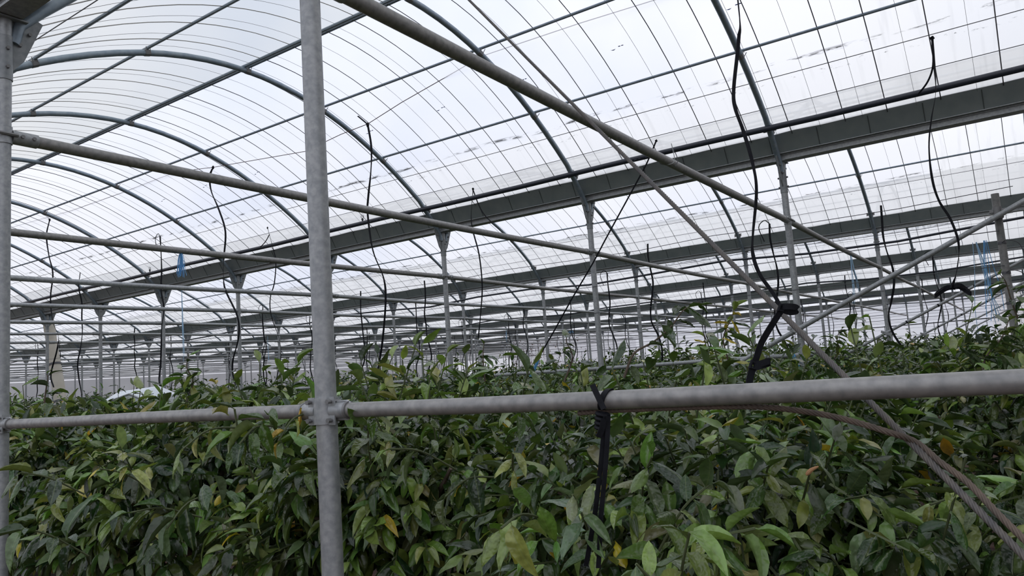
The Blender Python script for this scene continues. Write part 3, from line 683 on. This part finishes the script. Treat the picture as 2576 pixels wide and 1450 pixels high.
twine_bunch('blue_twine', at(1995, 890, X=6.90), 26, .26, .045, BLUE, 'bright blue twine tassel tied on the low rail beside the first gutter post', 3, .0035)
twine_bunch('blue_twine', on_tie(2140, 634), 6, .85, .05, PALEBLUE, 'pale blue twine hanging behind the slanting tie pipe at the right', 4)
twine_bunch('pale_twine', at(2450, 610, X=7.6), 5, 1.1, .12, PALEBLUE, 'loose blue twine hanging beside the upright pipe at the right edge', 5)
twine_bunch('pale_twine', at(2478, 605, X=7.4), 5, .9, .10, BLUE, 'tangle of blue twine on the upright pipe at the right edge', 6)
twine_bunch('blue_twine', on_tie(673, 850), 3, .9, .04, PALEBLUE, 'pale blue twine hanging far off just left of the foreground post', 7, .004)
twine_bunch('blue_twine', on_tie(1437, 828), 12, .12, .08, BLUE, 'small wad of blue twine on a distant tie pipe in the middle', 8, .006)
twine_bunch('blue_twine', on_tie(1273, 830), 4, .5, .03, PALEBLUE, 'pale blue twine hanging in front of the distant dead climber', 9, .005)

# ------------------------------------------------------------------ steel ropes
def rope_mesh(name, pts, r, m_, lab):
    P = [pts[0]];                        # resample
    tot = sum((pts[i+1]-pts[i]).length for i in range(len(pts)-1)); step = .005; n = int(tot/step); acc = []; 
    cum = [0]
    for i in range(len(pts)-1): cum.append(cum[-1]+(pts[i+1]-pts[i]).length)
    k = 0; rings = []
    for i in range(n+1):
        s = tot*i/n
        while k < len(pts)-2 and cum[k+1] < s: k += 1
        t = (s-cum[k])/max(1e-6, cum[k+1]-cum[k]); rings.append((pts[k].lerp(pts[k+1], t), s))
    nn = 24; vs = []; fs = []; N = None
    for i, (p, s) in enumerate(rings):
        a = rings[max(0, i-1)][0]; b = rings[min(n, i+1)][0]; T = (b-a).normalized()
        if N is None: N = T.cross(Vector((0,0,1))).normalized()
        N = (N-T*N.dot(T)).normalized(); B = T.cross(N); ph = s*2*math.pi/.075
        for q in range(nn):
            an = 2*math.pi*q/nn; rad = r*(.62+.40*abs(math.cos(3*an))**.7); vs.append(p+(N*math.cos(an+ph)+B*math.sin(an+ph))*rad)
    for i in range(n):
        for q in range(nn):
            q2 = (q+1) % nn; fs.append((i*nn+q, i*nn+q2, (i+1)*nn+q2, (i+1)*nn+q))
    return tag(obj(name, mesh(name, vs, fs, m_, True)), lab, 'rope', 'twisted steel ropes')
def rline(px_, py_):
    s = math.hypot(2576-px_, 1400-py_); return at(px_, py_, d=1/(.714-2.5e-4*s))
ra, rb = rline(1180, 0), rline(2576, 1400)
d_ = (ra-rb).normalized()
top_ = ra+d_*((4.98-ra.z)/d_.z); bot_ = rb-d_*((rb.z-.05)/d_.z)
rope_mesh('steel_rope', [top_, ra, rb, bot_], .0078, ROPE, 'twisted steel rope slanting from the roof down to the lower right corner')
off = RGT*.012+UPV*.009
r2 = [at(1455,1040,X=.012), at(1530,1034,X=.012), at(1700,1027,X=.012), at(1900,1024,X=.02), at(2050,1040,X=.05), at(2150,1062,X=.05), at(2235,1088,X=.035)]
for q in ((2300,1118), (2360,1168)): r2.append(rline(*q)+off*.4)
for q in ((2420,1226), (2500,1310), (2576,1385)): r2.append(rline(*q)+off)
r2.append(rline(2576,1400)-d_*((rb.z-.3)/d_.z)+off)
rope_mesh('steel_rope', smooth_path(r2[:-1], 6)+[r2[-1]], .0072, ROPE2, 'rusty steel rope end tucked under the weathered rail and joining the other rope')

# pale tube and white cover among the far trees
e = tag(empty('hanging_tube', (7.45, 18.4, 0)), 'pale plastic wrapped tube hanging from the first gutter at the far left', 'tube')
b = MB(); p0 = at(120, 797, X=7.45)-Vector((7.45,18.4,0)); p1 = at(147, 975, X=7.45)-Vector((7.45,18.4,0)); p1 = p0+(p1-p0)*((p0.z-.05)/(p0.z-p1.z)); dd = p1-p0
b.tube([p0+dd*k/9 for k in range(10)], [.13,.135,.125,.14,.15,.145,.155,.15,.16,.16], 14); b.build('tube', PALETUBE, e)
for k in (3.1, 5.4): 
    b = MB(); b.tube([p0+dd*(k-.06)/9, p0+dd*(k+.06)/9], .158, 14); b.build('strap_ring', WIRE, e)
def cover():
    d = 9.5; a, b_, c, f = at(215,1008,d=d), at(325,992,d=d), at(372,1012,d=d), at(240,1022,d=d)
    e = tag(empty('sheet_cover', (a+c)/2), 'small white sheet cover showing between the tree tops at the left', 'cover'); o = (a+c)/2
    back = FWD*.8; m_ = MB(); m_.add([f-o, b_-o, b_-o+back, a-o+back], [(0,1,2,3)]); m_.add([b_-o, c-o, c-o+back, b_-o+back], [(0,1,2,3)]); m_.add([f-o, c-o, b_-o], [(0,1,2)])
    dn = Vector((0,0,.02-f.z)); m_.add([f-o, c-o, c-o+dn, f-o+dn], [(0,1,2,3)]); m_.add([c-o, c-o+back, c-o+back+dn, c-o+dn], [(0,1,2,3)]); m_.add([a-o+back, f-o, f-o+dn, a-o+back+dn], [(0,1,2,3)]); m_.build('sheet', SHEETW, e, False)
    m_ = MB(); m_.tube([b_-o, c-o], .012, 6); m_.tube([f-o, b_-o], .012, 6); m_.build('edge_pipe', GALV, e)
cover()

# ------------------------------------------------------------------ citrus trees
def leaf_template(nl, na, fold, curl, droop, wmax, wave=0.):
    """leaf along +X of length 1, upper face +Z, short stalk first"""
    vs = []; fs = []; ts = [0, .07]+[.07+.93*(k/nl) for k in range(1, nl+1)]
    for k, t in enumerate(ts):
        q = max(0, (t-.07)/.93); wd = wmax*(math.sin(math.pi*min(1, q**.86))**.68)*(1-.12*q) if 0 < q < 1 else .012 if q == 0 else .004
        x = t-.10*droop*t*t; z = -droop*.55*t*t+.05*t
        for a in range(na+1):
            s = -1+2*a/na; vs.append((x, s*wd*.5*(1-.12*fold), z+fold*wd*abs(s)**1.3*.5-curl*wd*s*s*.5+wave*math.sin(q*9+s)*.03*abs(s)))
    n = na+1
    for k in range(len(ts)-1):
        for a in range(na): i = k*n+a; fs.append((i, i+n, i+n+1, i+1))
    return np.array(vs), [tuple(f) for f in fs]
VAR = [(.7,.0,.5,.39,.8), (.4,.2,.8,.43,1.2), (1.0,.0,.35,.39,.6), (.1,.8,1.0,.41,1.4), (1.2,.0,.7,.38,.8), (.5,.0,.15,.45,1.2), (.7,.3,1.25,.41,.9), (.2,.95,.65,.37,1.0)]
HI = [leaf_template(6, 4, *v) for v in VAR]; MID = [leaf_template(5, 2, *v) for v in VAR]; LOW = [leaf_template(3, 2, *v) for v in VAR]
LEAFM = []
for v, f in HI: LEAFM.append(mesh('leaf', v, f, LEAF_O, True))
DARK = [(.016,.036,.010), (.028,.056,.015), (.040,.075,.016), (.058,.098,.020), (.021,.044,.018), (.095,.145,.028), (.070,.112,.040), (.13,.17,.075)]
LITE = [(.15,.22,.05), (.19,.26,.065), (.11,.19,.035), (.24,.30,.085)]
YELL = [(.42,.30,.035), (.36,.30,.05), (.50,.34,.03)]
def shoot_leaves(p, d, n, size, young, r, out, spread=1.):
    """rosette of leaves round the end of a twig: p tip position, d direction"""
    d = d.normalized(); a = Vector((0,0,1)) if abs(d.z) < .9 else Vector((1,0,0)); S = d.cross(a).normalized(); T = d.cross(S)
    ph = r.uniform(0, 6.28)
    for k in range(n):
        t = k/max(1, n-1); ang = ph+k*2.4+r.uniform(-.35, .35)
        base = p-d*(.16*size/.11*(1-t))
        open_ = (1.25-.75*t)*spread
        L = (d*math.cos(open_)+(S*math.cos(ang)+T*math.sin(ang))*math.sin(open_))
        L.z -= (r.uniform(.1, .95) if r.random() > young else r.uniform(-.2, .35)); L.normalize()
        up = Vector((r.gauss(0,.35), r.gauss(0,.35), 1))+d*.5; Y = up.cross(L)
        if Y.length < 1e-3: Y = Vector((0,1,0))
        Y.normalize(); Z = L.cross(Y); s = size*r.uniform(.65, 1.2)*(.75+.25*math.sin(math.pi*(.25+.6*t)))
        c = r.choice(LITE if r.random() < young else DARK)
        if r.random() < .012: c = r.choice(YELL)
        c = tuple(x*r.uniform(.8, 1.2) for x in c); out.append((base, L, Y, Z, s, r.randrange(len(VAR)), c))
def leaves_mesh(name, leaves, tmpl):
    by = {}
    for l in leaves: by.setdefault(l[5], []).append(l)
    V = []; FL = []; C = []; base = 0
    for k, ls in by.items():
        tv, tf = tmpl[k]; nv = len(tv); tf = np.array(tf)
        R = np.array([[(*l[1],), (*l[2],), (*l[3],)] for l in ls]); S = np.array([l[4] for l in ls]); P = np.array([(*l[0],) for l in ls])
        v = np.einsum('vk,nkj->nvj', tv, R)*S[:, None, None]+P[:, None, :]
        V.append(v.reshape(-1, 3)); FL.append((tf[None]+(np.arange(len(ls))*nv)[:, None, None]+base).reshape(-1, 4)); base += len(ls)*nv
        C.append(np.repeat(np.array([(*l[6], 1.) for l in ls]), nv, 0))
    V = np.concatenate(V); Fq = np.concatenate(FL); C = np.concatenate(C)
    me = bpy.data.meshes.new(name); me.vertices.add(len(V)); me.vertices.foreach_set('co', V.ravel().astype(np.float32))
    me.loops.add(Fq.size); me.loops.foreach_set('vertex_index', Fq.ravel().astype(np.int32)); me.polygons.add(len(Fq))
    me.polygons.foreach_set('loop_start', np.arange(0, Fq.size, 4, dtype=np.int32))
    me.update(calc_edges=True)
    at_ = me.attributes.new('tint', 'FLOAT_COLOR', 'POINT'); at_.data.foreach_set('color', C.ravel().astype(np.float32))
    me.materials.append(LEAF_S); me.polygons.foreach_set('use_smooth', np.ones(len(Fq), bool)); return me
def grow(r, rx, ry, zc, hz, n_shoots, nl, size, young, tall=4, up=.35):
    """crown as shoots over a lumpy ellipsoid, inner leaves behind them; local coordinates, trunk at origin"""
    lv = []; tw = []
    lumps = [(r.uniform(0, 6.28), r.uniform(-.5, 1), r.choice((.66, .78, .92, 1.06, 1.14))) for _ in range(22)]
    for i in range(n_shoots):
        th = r.uniform(0, 6.2832); cz = r.uniform(-.75, 1.0); q = math.sqrt(max(0, 1-cz*cz))
        lump = 1.0
        for a, z_, m_ in lumps:
            dd = (math.cos(th-a)*q*math.sqrt(max(0,1-z_*z_))+cz*z_)
            if dd > .90: lump = m_
        rad = lump*(r.uniform(.88, 1.06) if r.random() < .62 else r.uniform(.4, .85))
        p = Vector((rx*q*math.cos(th)*rad, ry*q*math.sin(th)*rad, zc+hz*cz*min(rad, 1.04)))
        if p.z < .18: continue
        d = Vector((q*math.cos(th), q*math.sin(th), (cz*.9+up if cz > .45 else cz*.3-.15)+r.uniform(-.35, .35))); d.normalize()
        yg = young if r.random() < .8 else min(1, young*3+.2)
        shoot_leaves(p, d, r.randint(nl-2, nl+2), size, yg if r.random() < .35 else yg*.15, r, lv); tw.append((p, p-d*r.uniform(.18, .32)))
    for i in range(tall):
        th = r.uniform(0, 6.28); q = r.uniform(.1, .75); b0 = Vector((rx*q*math.cos(th), ry*q*math.sin(th), zc+hz*.75)); tp = b0+Vector((r.uniform(-.1,.1), r.uniform(-.1,.1), r.uniform(.12, .36)))
        tw.append((tp, b0)); 
        for k in range(3): shoot_leaves(b0.lerp(tp, .35+.32*k), (tp-b0)+Vector((r.uniform(-.1,.1), r.uniform(-.1,.1), 0)), 4, size*.9, young*1.2, r, lv)
    return lv, tw
def wood(t, r, rx, ry, zc, hz, tw, detail, twigs=True):
    b = MB(); b.tube([(0,0,0),(.02,.01,.2),(.0,-.02,.42)], [.055,.045,.04], 8); b.build('trunk', BARK, t)
    for k in range(6 if detail else 4):
        a = 6.28*k/6+r.uniform(-.3,.3); e_ = Vector((rx*.75*math.cos(a), ry*.75*math.sin(a), zc+hz*r.uniform(0, .5))); m_ = e_*.45; m_.z = .42+(e_.z-.42)*.6
        b = MB(); b.tube(smooth_path([(0,0,.36), m_, e_], 4), [.03,.028,.026,.024,.02,.017,.014,.011,.009], 6); b.build('branch', BARK, t)
    if twigs and tw:
        b = MB()
        for p, q in tw: b.tube([q, p], [.005, .003], 3, False)
        tag(b.build('twig', TWIG, t), kind='stuff')

def single_leaves(t, loc, leaves, n):
    """the n leaves nearest to the camera become parts of their own; returns the others"""
    key = []
    for i, l in enumerate(leaves):
        w_ = l[0]+loc; x, y, z = pix(w_); ok = z > .15 and -40 < x < 2616 and -40 < y < 1490
        key.append((0 if ok else 1, z/l[4], i))
    key.sort(); pick = [k[2] for k in key[:n] if k[0] == 0]; ps = set(pick)
    for i in pick:
        p, L, Y, Z, s, v, c = leaves[i]
        o = bpy.data.objects.new('leaf', LEAFM[v]); mw = Matrix((L, Y, Z)).transposed()
        o.matrix_basis = Matrix.Translation(p) @ mw.to_4x4() @ Matrix.Scale(s, 4); o.color = (*c, 1); COL.objects.link(o); o.parent = t
    return [l for i, l in enumerate(leaves) if i not in ps]

ROWS = (1.22, 3.65, 6.0)
TG = 'citrus trees in rows'
# near trees: grown one by one
near = []
for k in range(7): near.append((0, 0, ROWS[0]+random.uniform(-.08,.08), -2.75+k*1.75, k))
for k in range(7): near.append((0, 1, ROWS[1]+random.uniform(-.1,.1), -2.3+k*1.95, k))
for k in range(5): near.append((0, 2, ROWS[2]+random.uniform(-.1,.1), -2.0+k*2.0, k))
TREES = {}
for s, row, x, y, k in near:
    r = random.Random(1000+row*50+k); first = row == 0
    rx, ry = (.98, .95) if first else (1.08, 1.08)
    zc, hz = (.78, .53) if first else (.82, .54)
    if first: zc, hz = {1: (.83, .58), 2: (.86, .60), 3: (.86, .60)}.get(k, (.82, .56))
    if row and k == 0: zc, hz = .93, .60
    if row: zc += .03
    if k >= 3 and not (first and k == 3): zc, hz = zc+.04, hz+.04
    young = r.choice((.3, .4, .5)) if first else r.choice((.15, .3))
    lv, tw = grow(r, rx, ry, zc, hz, 700 if first else 450, 9, (.15 if k > 1 else .125) if first else .13, young, {0: 2, 1: 13, 2: 15, 3: 13}.get(k, 6) if first else 9)
    rowname = ('front row', 'second row', 'third row')[row]
    t = tag(empty('citrus_tree', (x, y, 0)), f"bushy dark green citrus tree in the {rowname}, {ORD[k].replace('nearest','first')} from the right", 'tree', TG)
    TREES[row, k] = t
    loc = Vector((x, y, 0))
    rest = single_leaves(t, loc, lv, 300 if first else (260 if row == 1 and k < 5 else 140))
    tag(obj('foliage', leaves_mesh('foliage', rest, MID), t), kind='stuff')
    wood(t, r, rx, ry, zc, hz, tw, True)

# hero shoots on the near trees, set where the photograph shows them
def nearest_tree(p): return min(TREES.values(), key=lambda t_: (Vector(p)-t_.location-Vector((0,0,.9))).length)
def hero(tree, items, seed):
    """items: (tip point, direction, leaf count, leaf size, tint list)"""
    r = random.Random(seed)
    for tip, d, n, size, tints in items:
        tree = nearest_tree(tip); loc = tree.location
        lv = []; shoot_leaves(Vector(tip)-loc, Vector(d), n, size, 0, r, lv, 1.05)
        for l in lv:
            c = r.choice(tints); o = bpy.data.objects.new('leaf', LEAFM[l[5]])
            o.matrix_basis = Matrix.Translation(l[0]) @ Matrix((l[1], l[2], l[3])).transposed().to_4x4() @ Matrix.Scale(l[4], 4); o.color = (*[q*r.uniform(.85, 1.15) for q in c], 1); COL.objects.link(o); o.parent = tree
        b = MB(); p = Vector(tip)-loc; d = Vector(d).normalized(); b.tube(smooth_path([p, p-d*.10, p-d*.2+Vector((.05,.02,-.06))], 4), .0035, 5); b.build('twig', TWIG, tree)
GRN = DARK; MIX = DARK+LITE
hero(TREES[0,1], [(at(1735,1340,d=1.55), (-.3,-.35,.8), 12, .125, LITE+[(.07,.12,.035)]*3), (at(1790,1215,d=1.9), (.1,-.6,.5), 9, .12, LITE+DARK[:3]), (at(1600,1420,d=1.5), (-.4,.2,.5), 8, .12, LITE[:2]+DARK[2:4]),
                  (at(1900,1330,d=1.7), (0,-.8,.25), 6, .13, LITE), (at(2430,1150,d=1.9), (-.2,-.3,.8), 8, .11, LITE[:1]+DARK*1),
                  (at(2470,1260,d=2.0), (-.5,-.3,.5), 7, .11, LITE[:2]+DARK[2:5]), (at(2340,1270,d=2.1), (-.6,.3,.0), 5, .12, LITE[:2]+[(.16,.19,.05)]), (at(1640,1150,d=2.1), (-.4,-.4,.5), 8, .12, LITE[2:3]+DARK[3:]),
                  (at(1900,1120,d=2.2), (-.5,-.3,.4), 8, .12, DARK[3:]+LITE[2:3]), (at(2150,1180,d=2.3), (-.5,.2,.5), 7, .10, DARK[3:]), (at(2050,1370,d=2.0), (-.5,.2,.4), 8, .11, DARK+LITE[2:3])], 1)
hero(TREES[0,2], [(at(1440,1245,d=1.9), (-.5,-.1,.5), 10, .115, [(.12,.17,.09),(.10,.15,.08),(.15,.20,.10)]), (at(1290,1140,d=2.2), (-.4,-.3,.4), 6, .11, [(.2,.22,.06),(.1,.15,.04)]+DARK[:2]), (at(1120,1250,d=2.3), (-.6,.2,-.3), 8, .12, DARK+LITE[2:3]),
                  (at(1260,1330,d=1.9), (-.6,.0,-.1), 5, .13, LITE[1:3]), (at(980,1130,d=2.3), (-.5,.3,.1), 9, .11, DARK), (at(930,1060,d=2.5), (-.3,-.4,.6), 8, .13, DARK[2:]), (at(1080,950,d=2.8), (-.2,-.2,.9), 8, .13, DARK[2:]+LITE[2:3]),
                  (at(1330,930,d=2.8), (-.1,-.4,.9), 9, .13, DARK[2:]+LITE[2:3]), (at(1540,930,d=2.7), (-.1,.3,.9), 9, .13, DARK[1:]+LITE[2:3]), (at(1700,960,d=2.7), (0,-.3,.9), 8, .13, DARK[2:]), (at(900,950,d=2.9), (-.2,.3,.9), 8, .14, DARK)], 2)
hero(TREES[0,3], [(at(600,1120,d=2.35), (-.7,-.2,-.4), 11, .13, DARK+[(.06,.095,.05)]), (at(590,1030,d=2.4), (-.3,-.2,.9), 5, .11, DARK), (at(460,1130,d=2.4), (-.6,.2,-.4), 4, .12, [(.22,.22,.05),(.15,.19,.05)]),
                  (at(330,1290,d=2.6), (-.7,.3,.0), 7, .15, LITE[2:3]+DARK[2:4]), (at(420,1330,d=2.4), (-.6,.1,-.6), 6, .15, DARK), (at(700,1110,d=2.5), (-.5,0,-.5), 4, .10, YELL)], 3)
hero(TREES[0,4], [(at(250,1180,d=3.0), (-.6,0,.2), 3, .08, YELL), (at(320,1175,d=3.0), (-.4,-.5,.2), 5, .11, LITE), (at(60,1330,d=2.6), (-.6,.0,.3), 10, .14, LITE[2:3]+DARK), (at(50,1190,d=2.9), (-.6,.1,.2), 8, .13, DARK)], 4)
# dry rolled leaf caught in the foliage
dl = at(2028, 1196, d=2.05); b = MB(); b.tube(smooth_path([Vector((0,0,0)), RGT*.014+UPV*.014, RGT*.034+UPV*.024], 5), [.003,.005,.006,.0062,.006,.0056,.005,.0045,.004,.003,.002], 8)
tag(b.build('dry_leaf', mat('dry_leaf', (.33,.17,.075), .7), None, True, dl), 'tan rolled-up dry leaf caught in the dark foliage under the ropes', 'leaf')
# long upright shoots against the sky
def shoot_branch(tree, pts, leaves_at, seed, tints, size):
    r = random.Random(seed); tree = nearest_tree(pts[0]); loc = tree.location; P = smooth_path([Vector(p)-loc for p in pts], 6)
    b = MB(); b.tube(P, [.006-.004*i/len(P) for i in range(len(P))], 6); b.build('branch', BARK, tree)
    for f, n in leaves_at:
        i = min(len(P)-2, int(f*(len(P)-1))); lv = []; shoot_leaves(P[i], (P[i+1]-P[i]), n, size, 0, r, lv, 1.15)
        for l in lv:
            o = bpy.data.objects.new('leaf', LEAFM[l[5]]); o.matrix_basis = Matrix.Translation(l[0]) @ Matrix((l[1], l[2], l[3])).transposed().to_4x4() @ Matrix.Scale(l[4], 4)
            o.color = (*[q*r.uniform(.85, 1.15) for q in r.choice(tints)], 1); COL.objects.link(o); o.parent = tree
d1 = 3.0
shoot_branch(TREES[0,2], [at(a, b_, d=d1) for a, b_ in ((1570,950),(1595,890),(1645,860),(1690,820),(1720,780),(1760,760))], [(.35,2),(.5,2),(.68,3),(.85,4),(1,5)], 5, DARK[:3], .125)
shoot_branch(TREES[1,2], [at(a, b_, d=4.6) for a, b_ in ((1850,980),(1830,900),(1820,850),(1840,800),(1850,770))], [(.4,6),(.6,7),(.8,7),(1,7)], 6, YELL+LITE+DARK[:2], .11)
shoot_branch(TREES[1,2], [at(a, b_, d=4.4) for a, b_ in ((1790,960),(1780,890),(1770,840))], [(.5,6),(.8,6),(1,6)], 7, YELL[:1]+LITE+DARK[:3], .11)
shoot_branch(TREES[1,4], [at(a, b_, d=4.3) for a, b_ in ((1420,960),(1440,900),(1425,860),(1430,840))], [(.5,4),(.8,4),(1,4)], 8, DARK, .11)
shoot_branch(TREES[1,5], [at(a, b_, d=4.5) for a, b_ in ((1220,960),(1215,900),(1218,860))], [(.5,4),(.8,4),(1,5)], 9, DARK, .11)
shoot_branch(TREES[0,4], [at(a, b_, d=4.6) for a, b_ in ((470,1010),(485,960),(470,925),(475,890))], [(.3,6),(.6,7),(.8,6),(1,6)], 10, DARK+LITE[2:3], .11)
shoot_branch(TREES[1,0], [at(a, b_, d=4.2) for a, b_ in ((2470,960),(2480,900),(2520,850),(2540,800))], [(.3,6),(.5,7),(.7,7),(1,8)], 11, DARK, .13)
shoot_branch(TREES[1,0], [at(a, b_, d=4.6) for a, b_ in ((2560,800),(2545,760),(2530,710),(2515,690))], [(.5,4),(.8,4),(1,4)], 12, DARK, .12)
shoot_branch(TREES[2,0], [at(a, b_, d=7.5) for a, b_ in ((2090,920),(2110,880),(2105,850),(2120,825))], [(.3,7),(.6,7),(.8,7),(1,7)], 13, DARK, .14)
shoot_branch(TREES[0,4], [at(a, b_, d=5.2) for a, b_ in ((110,1030),(115,985),(120,955),(118,940))], [(.5,4),(.8,4),(1,4)], 14, DARK, .14)

# trees further back: a few grown kinds, copied
KINDS = []
for v in range(5):
    r = random.Random(500+v); lv, tw = grow(r, 1.08, 1.12, .92, .64, 300, 7, .135, .15 if v % 2 else .06, 7)
    KINDS.append((leaves_mesh('foliage', lv, LOW), tw))
def wood_mesh(v):
    r = random.Random(900+v); b = MB(); b.tube([(0,0,0),(.02,.01,.2),(0,-.02,.42)], [.055,.045,.04], 6)
    for k in range(4):
        a = 1.57*k+r.uniform(-.3,.3); b.tube([(0,0,.36), (.35*math.cos(a), .35*math.sin(a), .7), (.75*math.cos(a), .75*math.sin(a), 1.05)], [.03,.022,.01], 5)
    return mesh('trunk', b.v, b.f, BARK, True)
WOODS = [wood_mesh(v) for v in range(5)]
cnt = 0
for s in range(0, NSP):
    for ri, xr in enumerate(ROWS):
        y = -2.6; k = 0
        if s == 0: y = (-2.75+7*1.75, -2.3+7*1.95, -2.0+5*2.0)[ri]; k = (7, 7, 5)[ri]
        while y < YEND-1.5:
            x = s*W+xr+random.uniform(-.15, .15); yy = y+random.uniform(-.15, .15)
            dist = math.hypot(x-CAM.x, yy-CAM.y)
            if visible((x, yy, 1.5), 130) and not (s > 2 and dist > 40):
                v = random.randrange(5); sc_ = random.uniform(.92, 1.06)
                lab = f"citrus tree in the {ORD[s*3+ri]} tree row from the camera, {ORD[k].replace('nearest','first')} from the right" if k < 25 else f'distant citrus tree at the far end of the {ORD[s*3+ri]} tree row'
                t = tag(empty('citrus_tree', (x, yy, 0), random.uniform(0, 6.28)), lab, 'tree', TG); t.scale = (sc_, sc_, sc_*random.uniform(.94, 1.04))
                tag(obj('foliage', KINDS[v][0], t), kind='stuff'); obj('trunk', WOODS[v], t); cnt += 1
            y += 2.0 if s < 2 else 2.3; k += 1
print('far trees', cnt, 'objects', len(sc.objects))
